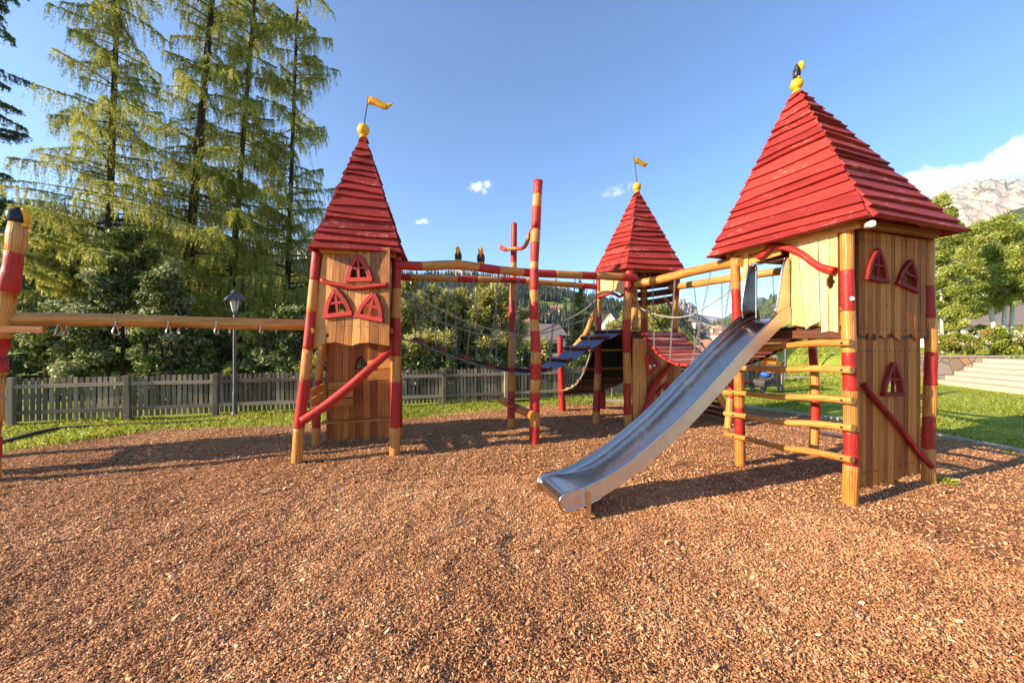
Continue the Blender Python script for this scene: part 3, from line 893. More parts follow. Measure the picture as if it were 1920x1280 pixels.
# ================================================================ PUSHCHAIR AND BENCH
def stroller(p, rz):
    root = empty('pushchair', p, 'orange and blue pushchair parked on the lawn beyond the climbing rungs', 'pushchair')
    M = Matrix.Translation(p) @ Matrix.Rotation(rz, 4, 'Z')
    def T(x, y, z): return M @ Vector((x, y, z))
    # x = travel direction
    for (x, y, r, nm) in ((-.30, -.27, .14, 0), (-.30, .27, .14, 0), (.38, -.16, .10, 0), (.38, .16, .10, 0)):
        mb = MB()
        ax = (M.to_3x3() @ Vector((0, 1, 0)))
        pts = [T(x + math.cos(a) * (r - .02), y, r + math.sin(a) * (r - .02)) for a in [2 * math.pi * k / 18 for k in range(19)]]
        mb.tube(pts, .022, 8, spline=False)
        wh = mb.build('wheel', 'black_rubber', root)
        mb = MB(); mb.tube([T(x, y - .015, r), T(x, y + .015, r)], [r * .62, r * .62], 14, spline=False); mb.build('rim', 'wheel_grey', wh)
    mb = MB()
    for y in (-.24, .24):
        mb.tube([T(-.30, y, .14), T(-.05, y, .42), T(-.30, y, .78), T(-.52, y, 1.0)], .014, 8)
        mb.tube([T(-.05, y, .42), T(.38, y * .7, .12)], .014, 8)
        mb.tube([T(-.30, y, .14), T(.2, y * .9, .36)], .012, 8)
    mb.tube([T(-.52, -.24, 1.0), T(-.56, 0, 1.02), T(-.52, .24, 1.0)], .018, 8)
    mb.build('frame', 'dark_iron', root)
    mb = MB()
    pr = [(.34, .30), (.30, .42), (.06, .44), (-.06, .50), (-.30, .92), (-.36, .90), (-.16, .40), (.04, .32)]
    mb.poly([T(x, -.20, z) for x, z in pr], (M.to_3x3() @ Vector((0, .40, 0))))
    mb.build('seat', 'charcoal_fabric', root, bevel=.02)
    mb = MB(); mb.ball(T(-.02, 0, .60), .15, .15, .12, 12, 8, wob=.4); mb.ball(T(-.12, .02, .68), .12, .13, .12, 12, 8, wob=.4)
    mb.build('blue_blanket', 'blue_fabric', root)
    mb = MB(); mb.tube([T(-.02, -.22, .62), T(.16, -.20, .70), T(.20, 0, .72), T(.16, .20, .70), T(-.02, .22, .62)], .024, 10); mb.build('bumper_bar', 'orange_fabric', root)
    # hood: quarter cylinder
    mb = MB()
    n = 10; b0 = 0
    for i in range(n + 1):
        a = R(200) - R(105) * i / n
        x, z = -.12 + .40 * math.cos(a), .72 + .38 * math.sin(a)
        for y in (-.235, .235):
            mb.v += [T(x, y, z), T(-.12 + .38 * math.cos(a), y, .72 + .36 * math.sin(a))]
    for i in range(n):
        x, y = i * 4, i * 4 + 4
        for fa in ((x, x + 2, y + 2, y), (x + 1, y + 1, y + 3, x + 3), (x, y, y + 1, x + 1), (x + 2, x + 3, y + 3, y + 2)): mb.face(list(fa), [(0, 0)] * 4, .5, 0, True)
    for s_ in (0, 2):
        mb.v.append(T(-.12, -.235 if s_ == 0 else .235, .70)); c = len(mb.v) - 1
        for i in range(n): mb.face([i * 4 + s_, i * 4 + 4 + s_, c], [(0, 0)] * 3, .5)
    mb.build('hood', 'orange_fabric', root)
    mb = MB(); mb.box(T(.16, 0, .30), M.to_3x3() @ Vector((.16, 0, -.04)), M.to_3x3() @ Vector((0, .18, 0)), M.to_3x3() @ Vector((.02, 0, .06)))
    mb.build('storage_basket', 'charcoal_fabric', root, bevel=.02)
stroller(Vector((8.25, 12.15, 0)), R(200))
bn = empty('red_bench', (6.9, 12.3, 0), 'low red bench on the lawn left of the pushchair', 'bench')
def bbar(n_, m_, *args):
    mb = MB(); mb.bar(*args); mb.build(n_, m_, bn, bevel=.005)
for k in range(3): bbar('seat_board', 'deep_red_paint', Vector((6.15, 12.1 + k * .13, .34)), Vector((7.75, 12.15 + k * .13, .34)), .11, .04)
for k in (6.45, 7.45): bbar('leg', 'dark_iron', Vector((k, 12.25, 0)), Vector((k, 12.25, .33)), .05, .05)

# ================================================================ TERRACE, STEPS, WALL
mb = MB(); mb.box(Vector((19.0, 14.78, .50)), Vector((5.6, 0, 0)), Vector((0, .16, 0)), Vector((0, 0, .54)))
w = mb.build('stone_wall', 'crazy_stone'); tag(w, 'low retaining wall of irregular flat stones beside the steps', 'stone wall')
mb = MB(); mb.box(Vector((19.0, 14.78, 1.065)), Vector((5.65, 0, 0)), Vector((0, .20, 0)), Vector((0, 0, .022)))
o = mb.build('coping', 'pale_stone', w)
st = empty('stone_steps', (18.5, 12, 0), 'wide pale stone steps rising to the terrace at the right edge', 'steps')
for k in range(6):
    x0 = 16.55 + k * .37; z0 = k * .165
    # the run leans a little away from the viewer
    mb = MB()
    y0, y1 = 14.60, 7.0
    xo = -.164 * 7.6 * .0
    p = [Vector((x0, y0, -.05 if k == 0 else z0 + .002)), Vector((x0 - (y0 - y1) * .164, y1, -.05 if k == 0 else z0 + .002)), Vector((19.6, y1, -.05 if k == 0 else z0 + .002)), Vector((19.6, y0, -.05 if k == 0 else z0 + .002))]
    tv = Vector((0, 0, (z0 + .165) - p[0].z))
    mb.poly(p, tv, r=random.random())
    mb.build('step', 'pale_stone', st, bevel=.012)
mb = MB(); mb.poly([gnd(1467, 708), gnd(1530, 709), gnd(1620, 712), gnd(1720, 716), gnd(1720, 712), gnd(1600, 707), gnd(1500, 704)], Vector((0, 0, .02)))
o = mb.build('path', 'pale_stone'); tag(o, 'pale path across the lawn', None, None, 'structure')

# ================================================================ HILLS AND MOUNTAINS
def fract(x, y, z=0, oct=5, ridged=False):
    return None
def hill(name, label, pts, D0, D1, y0, mat, amp, rough_px=0, nu=3.0, nv=40, prof=1.0, seed=0, ridged=False, freq=6.0, wander=0, ridge_amp=0):
    """slope rising from distance D0 to the ridge whose outline passes through pts"""
    xs = np.arange(pts[0][0], pts[-1][0] + .01, nu)
    ys = np.interp(xs, [p[0] for p in pts], [p[1] for p in pts])
    g = random.Random(seed)
    V = []
    n1 = len(xs)
    rows = nv + 4
    for r in range(rows):
        t = r / (nv - 1)
        for i, px in enumerate(xs):
            k = (px - 960) / F
            if r < nv:
                D = D0 + (D1 - D0) * t
                zr = H + (640 - ys[i]) / F * D1
                zb = (tz(k * D0, D0) - 6) if y0 is None else H + (640 - y0) / F * D0
                z = zb + (zr - zb) * (t ** prof)
                env = math.sin(math.pi * min(1, t * .94 + .03)) ** .6
                q = Vector((k * D / D1 * freq, t * freq * .5, seed * 3.1))
                if ridged:
                    nn = 0; a = 1; f = 1
                    for _ in range(5):
                        nn += a * (1 - 2 * abs(noise.noise(Vector((q.x * f * 2.0, q.y * f * .8, q.z + f))))); a *= .5; f *= 2.1
                    nn = nn * .5 - .35
                else:
                    nn = noise.fractal(q, 1.0, 2.0, 5)
                z += amp * nn * env
                if r > nv * .7: z += ridge_amp * noise.fractal(Vector((px * .08, t * 3, seed)), .9, 2.1, 5) * (t - .7) / .3
            else:
                D = D1 * (1 + .05 * (r - nv + 1)); z = V[(nv - 1) * n1 + i][2] * (1 - .25 * (r - nv + 1)) - 10
            V.append((k * D, D, z))
    i, j = np.meshgrid(np.arange(rows - 1), np.arange(n1 - 1), indexing='ij')
    f = np.stack([i * n1 + j, i * n1 + j + 1, (i + 1) * n1 + j + 1, (i + 1) * n1 + j], -1).reshape(-1, 4)
    o = np_mesh(name, np.array(V), 4, np.full(len(f), .5), mat, smooth=True, faces=f)
    tag(o, label, None, None, 'structure')
    return np.array(V)[:nv * n1].reshape(nv, n1, 3)
H1 = hill('forested_hill', 'dark wooded hill on the left', [(-900, 380), (-300, 360), (-60, 385), (60, 392), (130, 402), (200, 410), (260, 418), (340, 446), (420, 462), (520, 486), (620, 505), (720, 524), (800, 560), (880, 640)], 110, 620, None, 'forest_slope', 14, seed=2)
H2 = hill('wooded_ridge', 'wooded ridge behind the village', [(380, 560), (560, 520), (700, 514), (760, 515), (840, 517), (900, 520), (960, 524), (1000, 533), (1040, 546), (1075, 556), (1110, 561), (1140, 567), (1187, 572), (1225, 573), (1262, 577), (1290, 600), (1320, 640), (1345, 690)], 150, 900, None, 'meadow_slope', 10, seed=5, prof=1.15)
H4 = hill('far_mountain', 'far mountain flank on the right, coloured bluish for haze', [(1290, 620), (1340, 606), (1352, 599), (1364, 590), (1380, 580), (1400, 566), (1420, 558), (1430, 557), (1445, 566), (1470, 575), (1500, 560)], 2600, 4200, 650, 'haze_tinted_slope', 90, seed=8, nu=2)
H5 = hill('green_mountain', 'green mountain flank rising to the right', [(1330, 640), (1380, 606), (1405, 590), (1427, 575), (1441, 563), (1457, 554), (1500, 535), (1560, 505), (1640, 480), (1740, 460), (1820, 428), (1900, 394), (1960, 380), (2100, 330), (2400, 300)], 700, 2000, 640, 'forest_slope', 90, seed=9, nu=3)
H6 = hill('long_ridge', 'low pale ridge at the end of the valley', [(1255, 575), (1300, 588), (1330, 592), (1360, 597), (1400, 600), (1450, 604)], 5200, 7600, 636, 'grey_rock', 120, seed=10, nu=2)
H7 = hill('rock_peak', 'jagged pale rock peak beyond the village', [(1225, 600), (1245, 592), (1258, 588), (1264, 578), (1270, 568), (1274, 562), (1279, 566), (1283, 563), (1287, 571), (1291, 566), (1296, 570), (1301, 574), (1306, 580), (1310, 592), (1318, 597), (1330, 606)], 4600, 6000, 640, 'grey_rock', 260, seed=12, nu=1, ridged=True, freq=60, ridge_amp=60)
H8 = hill('rocky_massif', 'pale rocky massif behind the wooded ridge', [(480, 520), (540, 480), (565, 466), (585, 462), (600, 470), (640, 500), (760, 520), (830, 512), (850, 507), (866, 503), (882, 508), (900, 516), (960, 530), (1000, 530), (1030, 533), (1040, 535), (1052, 531), (1062, 535), (1072, 545), (1090, 556), (1120, 570), (1150, 580)], 3000, 4600, 640, 'grey_rock', 150, seed=14, nu=2, ridged=True, freq=22, ridge_amp=20)
H9 = hill('rock_mountain', 'broad pale limestone mountain on the right', [(1560, 470), (1640, 420), (1700, 385), (1745, 372), (1770, 360), (1796, 347), (1830, 342), (1852, 337), (1866, 337), (1878, 342), (1892, 345), (1905, 341), (1920, 338), (1960, 330), (2050, 345), (2200, 330), (2400, 380)], 2600, 4600, 560, 'pale_rock', 240, seed=21, nu=2, ridged=True, freq=9, nv=110, prof=1.0, ridge_amp=50)

def conifer_mass(name, label, surf, n, hmin, hmax, mat, test, seed, trange=(.05, 1.0)):
    g = np.random.default_rng(seed)
    nv, nu = surf.shape[:2]
    r = g.uniform(trange[0], trange[1], n) * (nv - 1.01); c = g.random(n) * (nu - 1.01)
    i = r.astype(int); j = c.astype(int); fr_, fc_ = (r - i)[:, None], (c - j)[:, None]
    p = (surf[i, j] * (1 - fr_) + surf[i + 1, j] * fr_) * (1 - fc_) + (surf[i, j + 1] * (1 - fr_) + surf[i + 1, j + 1] * fr_) * fc_
    px = 960 + p[:, 0] / p[:, 1] * F; py = 640 - (p[:, 2] - H) / p[:, 1] * F
    k = test(px, py, p, g)
    p = p[k]; n = len(p)
    h = g.uniform(hmin, hmax, n); w = h * g.uniform(.15, .24, n)
    V = []; Fa = []; C = []
    seg = 7
    ang = np.arange(seg) * 2 * math.pi / seg
    base = 0
    for lo, hi, ww in ((.0, .55, 1.0), (.28, .8, .75), (.55, 1.0, .48)):
        jit = g.uniform(.6, 1.25, (n, seg)); zj = g.uniform(-.06, .06, (n, seg))
        ring = np.stack([p[:, None, 0] + np.cos(ang) * w[:, None] * ww * jit, p[:, None, 1] + np.sin(ang) * w[:, None] * ww * jit, p[:, None, 2] + h[:, None] * (lo + zj)], -1)
        tip = p + np.stack([np.zeros(n), np.zeros(n), h * hi], -1)
        v = np.concatenate([ring, tip[:, None]], 1).reshape(-1, 3)
        o_ = base + np.arange(n)[:, None] * (seg + 1)
        f = np.stack([o_ + np.arange(seg), o_ + (np.arange(seg) + 1) % seg, o_ + seg + np.zeros(seg, int)], -1).reshape(-1, 3)
        V.append(v); Fa.append(f); base += len(v)
        C.append(np.repeat(g.random(n), seg) * .8 + g.random(n * seg) * .2)
    o = np_mesh(name, np.concatenate(V), 3, np.concatenate(C), mat, faces=np.concatenate(Fa))
    tag(o, label, 'forest', None, 'stuff')
def t_left(px, py, p, g):
    m = np.array([noise.fractal(Vector((q[0] * .01, q[1] * .01, 0)), 1, 2, 3) for q in p])
    return (m > -.22)
conifer_mass('far_forest', 'dark conifer forest covering the left hill', H1, 5200, 11, 19, 'dark_forest', t_left, 1)
def t_mid(px, py, p, g):
    m = np.array([noise.fractal(Vector((q[0] * .012, q[1] * .012, 4)), 1, 2, 3) for q in p])
    mead = (px > 985) & (py > 566) & (px < 1080)
    mead2 = (py > 586)
    return ((m > -.45) & ~mead & ~mead2) | ((mead | mead2) & (m > .22))
conifer_mass('far_forest', 'conifer forest covering the ridge behind the bridges', H2, 8500, 11, 20, 'dark_forest', t_mid, 2)
def t_r(px, py, p, g):
    m = np.array([noise.fractal(Vector((q[0] * .004, q[1] * .004, 4)), 1, 2, 3) for q in p])
    return m > -.1
conifer_mass('far_forest', 'forest on the green mountain flank at the right', H5, 6000, 16, 26, 'mid_forest', t_r, 3)
# ================================================================ PLAY TOWERS
UP = Vector((0, 0, 1))
def V2(x, y): return Vector((x, y, 0))
WR = ['honey_wood', 'red_paint']
def log(name, parent, pts, r, bands=None, key=None, seg=14, wob=.05, mats=WR, capmi=None, step=.06):
    if key == 'y' or name == 'post':
        # a round post far off the axis of a wide lens looks wider than it is
        m_ = Vector(pts[len(pts) // 2]); k_ = m_.y / math.hypot(m_.x, m_.y); r = [q * k_ for q in r]
    mb = MB()
    mb.tube(pts, r, seg, wob=wob, bands=bands, key=key, step=step, capmi=capmi)
    return mb.build(name, mats, parent)
def bands_from(lst, start):
    """lst of thresholds, alternating materials beginning with `start` (0 wood, 1 red)"""
    return [(t, (start + i) % 2) for i, t in enumerate(lst)]
def bolt(mb, p, n, r=.016):
    n = Vector(n).normalized()
    mb.tube([p, Vector(p) + n * .012], [r, r * .7], 10, spline=False)

def inside_span(poly, u):
    ys = []
    n = len(poly)
    for i in range(n):
        (x0, y0), (x1, y1) = poly[i], poly[(i + 1) % n]
        if (x0 - u) * (x1 - u) < 0:
            ys.append(y0 + (y1 - y0) * (u - x0) / (x1 - x0))
    return (min(ys), max(ys)) if len(ys) >= 2 else None

def plank_wall(name, parent, O, U, N, planks, mat, holes=(), th=.025, off=0.0, gap=.003, bevel=0):
    """planks: (ub0, ub1, ut0, ut1, bl, br, tl, tr): u at the foot and head, heights of the left/right foot and head"""
    mb = MB()
    O = Vector((O.x, O.y, 0)) + N * off
    for (ub0, ub1, ut0, ut1, bl, br, tl, tr) in planks:
        r = random.random()
        o2 = random.uniform(-.0025, .0025)
        ub0 += gap; ut0 += gap; ub1 -= gap; ut1 -= gap
        lo, hi = min(ub0, ut0), max(ub1, ut1)
        touched = any(min(p[0] for p in h) < hi and max(p[0] for p in h) > lo for h in holes)
        K = max(2, int((hi - lo) / .012)) if touched else 3
        for c in range(K):
            f0, f1 = c / K, (c + 1) / K
            def U_(f, top): return (ut0 + (ut1 - ut0) * f) if top else (ub0 + (ub1 - ub0) * f)
            def Z_(f, top): return (tl + (tr - tl) * f) if top else (bl + (br - bl) * f)
            iv = [(0.0, 1.0)]
            fm = (f0 + f1) / 2
            um = (U_(fm, 0) + U_(fm, 1)) / 2
            z0, z1 = Z_(fm, 0), Z_(fm, 1)
            for h in holes:
                # follow the skew of the plank at the height of the hole
                hz = sum(p[1] for p in h) / len(h)
                tt = min(1, max(0, (hz - z0) / (z1 - z0)))
                um = U_(fm, 0) * (1 - tt) + U_(fm, 1) * tt
                sp = inside_span(h, um)
                if sp:
                    a, b = (sp[0] - z0) / (z1 - z0), (sp[1] - z0) / (z1 - z0)
                    nv = []
                    for (p, q) in iv:
                        if b <= p or a >= q: nv.append((p, q)); continue
                        if a > p: nv.append((p, a))
                        if b < q: nv.append((b, q))
                    iv = nv
            for (p, q) in iv:
                base = len(mb.v)
                for (f, t) in ((f0, p), (f1, p), (f1, q), (f0, q)):
                    u = U_(f, 0) * (1 - t) + U_(f, 1) * t
                    z = Z_(f, 0) * (1 - t) + Z_(f, 1) * t
                    for d in (th / 2 + o2, -th / 2 + o2):
                        mb.v.append(O + U * u + UP * z + N * d)
                def uvp(f, t):
                    return (U_(f, 0) * (1 - t) + U_(f, 1) * t, Z_(f, 0) * (1 - t) + Z_(f, 1) * t)
                uvs = [uvp(f0, p), uvp(f1, p), uvp(f1, q), uvp(f0, q)]
                mb.face([base, base + 2, base + 4, base + 6], uvs, r)
                mb.face([base + 7, base + 5, base + 3, base + 1], uvs[::-1], r)
                mb.face([base + 1, base + 3, base + 2, base], [uvs[0], uvs[1], uvs[1], uvs[0]], r)
                mb.face([base + 6, base + 4, base + 5, base + 7], [uvs[3], uvs[2], uvs[2], uvs[3]], r)
                if c == 0 or touched: mb.face([base, base + 6, base + 7, base + 1], [uvs[0], uvs[3], uvs[3], uvs[0]], r)
                if c == K - 1 or touched: mb.face([base + 2, base + 3, base + 5, base + 4], [uvs[1], uvs[1], uvs[2], uvs[2]], r)
    return mb.build(name, mat, parent)

def arch_poly(w, h, uc, z0, tilt, n=7, inset=0.0, pw=1.9):
    P = []
    hw = w / 2 - inset
    hh = h - inset * 1.6
    for i in range(n + 1):
        t = i / n
        P.append((-hw * (1 - t ** pw), inset * .8 + (hh - inset * .8) * t))
    for i in range(n, -1, -1):
        t = i / n
        if i == n: continue
        P.append((hw * (1 - t ** pw), inset * .8 + (hh - inset * .8) * t))
    c, s = math.cos(tilt), math.sin(tilt)
    return [(uc + x * c + z * s, z0 - x * s + z * c) for x, z in P]

def arch_window(name, parent, O, U, N, w, h, uc, z0, tilt, mat='red_paint', bar=.05, depth=.035, off=.03, cross=True, muntin=True):
    mb = MB()
    mid = arch_poly(w, h, uc, z0, tilt, 6, inset=bar * .5)
    Ob = Vector((O.x, O.y, 0)) + N * off
    P3 = [Ob + U * u + UP * z for u, z in mid]
    n = len(P3) // 2
    def seg_run(lst, wd):
        # mitred strip
        r = random.random()
        L = []; Rr = []
        for i, p in enumerate(lst):
            d = (lst[min(i + 1, len(lst) - 1)] - lst[max(i - 1, 0)]).normalized()
            sd = d.cross(N).normalized()
            L.append(p + sd * wd / 2); Rr.append(p - sd * wd / 2)
        for i in range(len(lst) - 1):
            b = len(mb.v)
            for q in (L[i], Rr[i], Rr[i + 1], L[i + 1]):
                mb.v.append(q + N * depth / 2); mb.v.append(q - N * depth / 2)
            v0 = i * .06; v1 = v0 + .06
            mb.face([b, b + 2, b + 4, b + 6], [(0, v0), (wd, v0), (wd, v1), (0, v1)], r)
            mb.face([b + 1, b + 7, b + 5, b + 3], [(0, v0), (0, v1), (wd, v1), (wd, v0)], r)
            mb.face([b, b + 6, b + 7, b + 1], [(0, v0), (0, v1), (.03, v1), (.03, v0)], r)
            mb.face([b + 2, b + 3, b + 5, b + 4], [(0, v0), (.03, v0), (.03, v1), (0, v1)], r)
            if i == 0: mb.face([b, b + 1, b + 3, b + 2], [(0, 0)] * 4, r)
            if i == len(lst) - 2: mb.face([b + 4, b + 5, b + 7, b + 6], [(0, 0)] * 4, r)
    seg_run(P3[:n + 1], bar)
    seg_run(P3[n:], bar)
    c, s = math.cos(tilt), math.sin(tilt)
    def loc(x, z): return Ob + U * (uc + x * c + z * s) + UP * (z0 - x * s + z * c)
    mb.bar(loc(-w / 2 - .012, bar * .45), loc(w / 2 + .012, bar * .45), bar, depth + .006, up=N)
    if cross:
        zz = h * .46
        hw = w / 2 * (1 - .46 ** 1.9) - bar * .5
        mb.bar(loc(-hw, zz), loc(hw, zz), bar * .6, depth * .7, up=N)
    if muntin:
        mb.bar(loc(0, bar * .8), loc(0, h - bar * 1.3), bar * .6, depth * .7 - .004, up=N)
    nails = MB()
    return mb.build(name, mat, parent, bevel=.004), arch_poly(w, h, uc, z0, tilt, 7, inset=bar * .75)

def pyramid_roof(name, parent, C, apex, courses, th=.03, flare=.06, wave=.010, seed=1):
    rnd = random.Random(seed)
    mb = MB()
    cen = sum((c for c in C), Vector()) / 4
    cen.z = C[0].z
    for k in range(4):
        c0, c1 = C[k], C[(k + 1) % 4]
        nrm = (c1 - c0).cross(apex - c0).normalized()
        if nrm.dot((c0 + c1) / 2 - cen) < 0: nrm = -nrm
        hz = Vector((nrm.x, nrm.y, 0)).normalized()
        W = (c1 - c0).length
        def Q(s, t):
            p = c0.lerp(c1, s).lerp(apex, t)
            return p + hz * flare * (1 - t) ** 7
        ts = [0.0]
        while len(ts) <= courses: ts.append(ts[-1] + rnd.uniform(.7, 1.35))
        ts = [t / ts[-1] * .985 for t in ts]
        for i in range(courses):
            t0, t1 = ts[i], min(.992, ts[i + 1] + .006)
            r = rnd.random()
            nseg = 10
            e = th * .75 / (W * (1 - t0) + .05)
            a0, a1 = rnd.uniform(-1, 1) * wave, rnd.uniform(-1, 1) * wave
            thk = th * rnd.uniform(.8, 1.25)
            ph = rnd.uniform(0, 9)
            b = len(mb.v)
            e0, e1 = e * rnd.uniform(.5, 1.3), e * rnd.uniform(.5, 1.3)
            for j in range(nseg + 1):
                s = -e0 + (1 + e0 + e1) * j / nseg
                tl = t0 + (a0 * (1 - s) + a1 * s + wave * .8 * math.sin(ph + s * 4.0)) * .55 / max(.3, (apex.z - cen.z) / 2)
                if i == 0: tl = t0 + wave * .3 * math.sin(ph + s * 4)
                tl = max(-.02, tl)
                lo = Q(s, tl); up_ = Q(s, t1)
                mb.v += [lo + nrm * thk * 1.15, lo - nrm * .004, up_ - nrm * .004, up_ + nrm * .006]
            for j in range(nseg):
                x, y = b + j * 4, b + j * 4 + 4
                u0, u1 = W * (1 - t0) * j / nseg, W * (1 - t0) * (j + 1) / nseg
                hgt = (apex - c0).length * (t1 - t0)
                mb.face([x, y, y + 3, x + 3], [(0, u0), (0, u1), (hgt, u1), (hgt, u0)], r)
                mb.face([x + 1, y + 1, y, x], [(0, u0), (0, u1), (.03, u1), (.03, u0)], r)
                mb.face([x + 2, y + 2, y + 1, x + 1], [(hgt, u0), (hgt, u1), (0, u1), (0, u0)], r)
            for x in (b, b + nseg * 4):
                mb.face([x, x + 1, x + 2, x + 3], [(0, 0), (.03, 0), (.03, .1), (0, .1)], r)
    o = mb.build(name, 'roof_red', parent)
    # rafters and eave boards below
    f = MB()
    for k in range(4):
        c0, c1 = C[k].lerp(cen, .16), C[(k + 1) % 4].lerp(cen, .16)
        f.bar(c0 + UP * .01, c1 + UP * .01, .05, .07)
        f.bar(c0, apex.lerp(c0, .03) - UP * .16, .06, .07)
    f.build('rafter_frame', 'amber_plank', parent)
    return o

def finial_ball(parent, p, r, name='finial_ball'):
    mb = MB()
    mb.ball(p, r, r, r * 1.05, 14, 10, wob=.12)
    mb.tube([p - UP * r * 1.6, p - UP * r * .7], [r * .75, r * .5], 10, spline=False)
    return mb.build(name, 'yellow_paint', parent)
def pennant(parent, p0, p1, length, height, dirv=Vector((1, .15, 0))):
    mb = MB(); mb.tube([p0, p1], .010, 8, spline=False)
    pole = mb.build('flag_pole', 'dark_iron', parent)
    mb = MB()
    dirv = dirv.normalized(); nn = dirv.cross(UP)
    n = 12; b = 0
    ax = (p1 - p0).normalized()
    for i in range(n + 1):
        t = i / n
        hgt = height * (1 - .35 * t) if t < .8 else height * (1 - .35 * t) * (1 - t) / .2 * .9 + .004
        dz = -height * .75 * (1 / (1 + math.exp(-(t - .45) * 9))) + height * .35 * max(0, t - .8) * 5 * .6
        top = p1 + dirv * length * t + UP * dz
        bot = top - ax * hgt
        for q in (top, bot):
            mb.v += [q + nn * .008, q - nn * .008]
    for i in range(n):
        x, y = i * 4, i * 4 + 4
        u0, u1 = i * .02, i * .02 + .02
        mb.face([x, x + 2, y + 2, y], [(u0, 0), (u0, .06), (u1, .06), (u1, 0)], .4, 0, True)
        mb.face([x + 1, y + 1, y + 3, x + 3], [(u0, 0), (u1, 0), (u1, .06), (u0, .06)], .4, 0, True)
        mb.face([x, y, y + 1, x + 1], [(0, 0)] * 4, .4)
        mb.face([x + 2, x + 3, y + 3, y + 2], [(0, 0)] * 4, .4)
    mb.face([0, 1, 3, 2], [(0, 0)] * 4, .4)
    mb.build('flag', 'yellow_paint', pole)

def toucan(label, p, hgt, face, cat='carved bird', group=None, body='black_paint'):
    """carved toucan looking along `face`, standing at p"""
    face = face.normalized(); sd = face.cross(UP)
    root = empty('carved_toucan', p, label, cat, group)
    mb = MB()
    prof = [(0.0, .10, -.02), (.10, .17, 0), (.30, .215, .0), (.5, .20, .01), (.66, .155, .02), (.80, .165, .05), (.92, .13, .05), (1.0, .05, .03)]
    seg = 14
    for (z, r, o) in prof:
        for j in range(seg):
            a = 2 * math.pi * j / seg
            mb.v.append(p + face * (math.cos(a) * r * hgt * 1.05 + o * hgt) + sd * math.sin(a) * r * hgt + UP * z * hgt)
    for i in range(len(prof) - 1):
        for j in range(seg):
            j2 = (j + 1) % seg
            mb.face([i * seg + j, i * seg + j2, (i + 1) * seg + j2, (i + 1) * seg + j], [(j * .01, i * .03), (j2 * .01, i * .03), (j2 * .01, i * .03 + .03), (j * .01, i * .03 + .03)], .4, 0, True)
    mb.face(list(range(seg))[::-1], [(0, 0)] * seg, .4)
    mb.face([(len(prof) - 1) * seg + j for j in range(seg)], [(0, 0)] * seg, .4)
    # folded wings
    for s_ in (-1, 1):
        mb.ball(p + sd * s_ * .16 * hgt - face * .06 * hgt + UP * .36 * hgt, .10 * hgt, .07 * hgt, .30 * hgt, 10, 8, wob=.1)
    mb.build('body', body, root)
    bk = MB()
    q = p + face * .17 * hgt + UP * .90 * hgt
    bk.tube([q + UP * .02 * hgt, q + face * .13 * hgt - UP * .06 * hgt, q + face * .17 * hgt - UP * .26 * hgt, q + face * .13 * hgt - UP * .50 * hgt],
            [.13 * hgt, .165 * hgt, .13 * hgt, .03 * hgt], 12)
    bk.build('beak', 'yellow_paint', root)
    ft = MB()
    for s_ in (-1, 1):
        ft.ball(p + face * .17 * hgt + sd * s_ * .075 * hgt + UP * .05 * hgt, .075 * hgt, .07 * hgt, .065 * hgt, 10, 7)
    ft.build('feet', 'yellow_paint', root)
    return root

# ---------------------------------------------------------------- right tower
A, B, C, D = V2(3.07, 5.02), V2(3.464, 3.825), V2(4.84, 4.33), V2(4.40, 5.45)
rt = empty('play_tower', (3.95, 4.65, 0), 'large wooden play tower with broad red board roof beside the steel slide', 'play tower', 'wooden play towers')
def foot(p): return Vector((p.x, p.y, -.05))
log('post', rt, [Vector((2.99, 5.02, 2.86)), Vector((3.03, 5.02, 1.8)), Vector((3.06, 5.02, .7)), foot(A)], [.066, .068, .072, .074],
    bands_from([543, 607, 684, 697, 697.5, 763, 813, 999], 0)[:2] + [(660, 0), (697, 1), (763, 0), (813, 1), (999, 0)], 'y')
log('post', rt, [Vector((3.44, 3.84, 2.88)), Vector((3.45, 3.83, 1.8)), Vector((3.47, 3.82, .9)), foot(B)], [.078, .08, .083, .088],
    bands_from([507, 583, 660, 732, 808, 871, 999], 0), 'y', seg=20, wob=.06)
log('post', rt, [Vector((4.83, 4.34, 2.82)), Vector((4.83, 4.33, 2.2)), Vector((4.86, 4.33, 1.5)), Vector((4.83, 4.33, .5)), foot(C)], [.085, .082, .086, .086, .105],
    bands_from([536, 596, 659, 722, 780, 840, 999], 0), 'y', seg=20, wob=.07)
log('post', rt, [Vector((4.36, 5.45, 2.86)), Vector((4.37, 5.45, 1.8)), Vector((4.43, 5.45, .9)), foot(D)], [.066, .068, .074, .076],
    bands_from([560, 600, 654, 686, 750, 795, 999], 0), 'y')
capm = MB(); bolt(capm, Vector((3.42, 3.755, 2.08)), (-.1, -1, 0), .024); capm.build('bolt_cap', 'white_cap', rt)
# long planked face
Ub, Nb = (C - B).normalized(), None
Nb = Vector((Ub.y, -Ub.x, 0))
def PB(px, py): return wall_hit(B, Ub, px, py)
wins = []
for (xa, xb, yt, yb, tl, mun) in ((1615, 1653, 464, 529, .05, True), (1674, 1712, 484, 543, .20, False), (1650, 1688, 675, 741, .03, True)):
    w0, _ = PB(xa, yb); w1, _ = PB(xb, yb)
    uc = (w0 + w1) / 2
    _, z1 = PB((xa + xb) / 2, yt); _, z0 = PB((xa + xb) / 2, yb)
    wins.append((w1 - w0, z1 - z0, uc, z0, tl, mun))
hole = []
for (w, h, uc, z0, tl, mun) in wins:
    off = .035 if z0 > 1.6 else .012
    o, hp = arch_window('window_frame', rt, B, Ub, Nb, w, h, uc - math.sin(tl) * h * .4, z0, tl, mat='deep_red_paint', bar=.042, depth=.045, off=off + .01, muntin=mun)
    hole.append(hp)
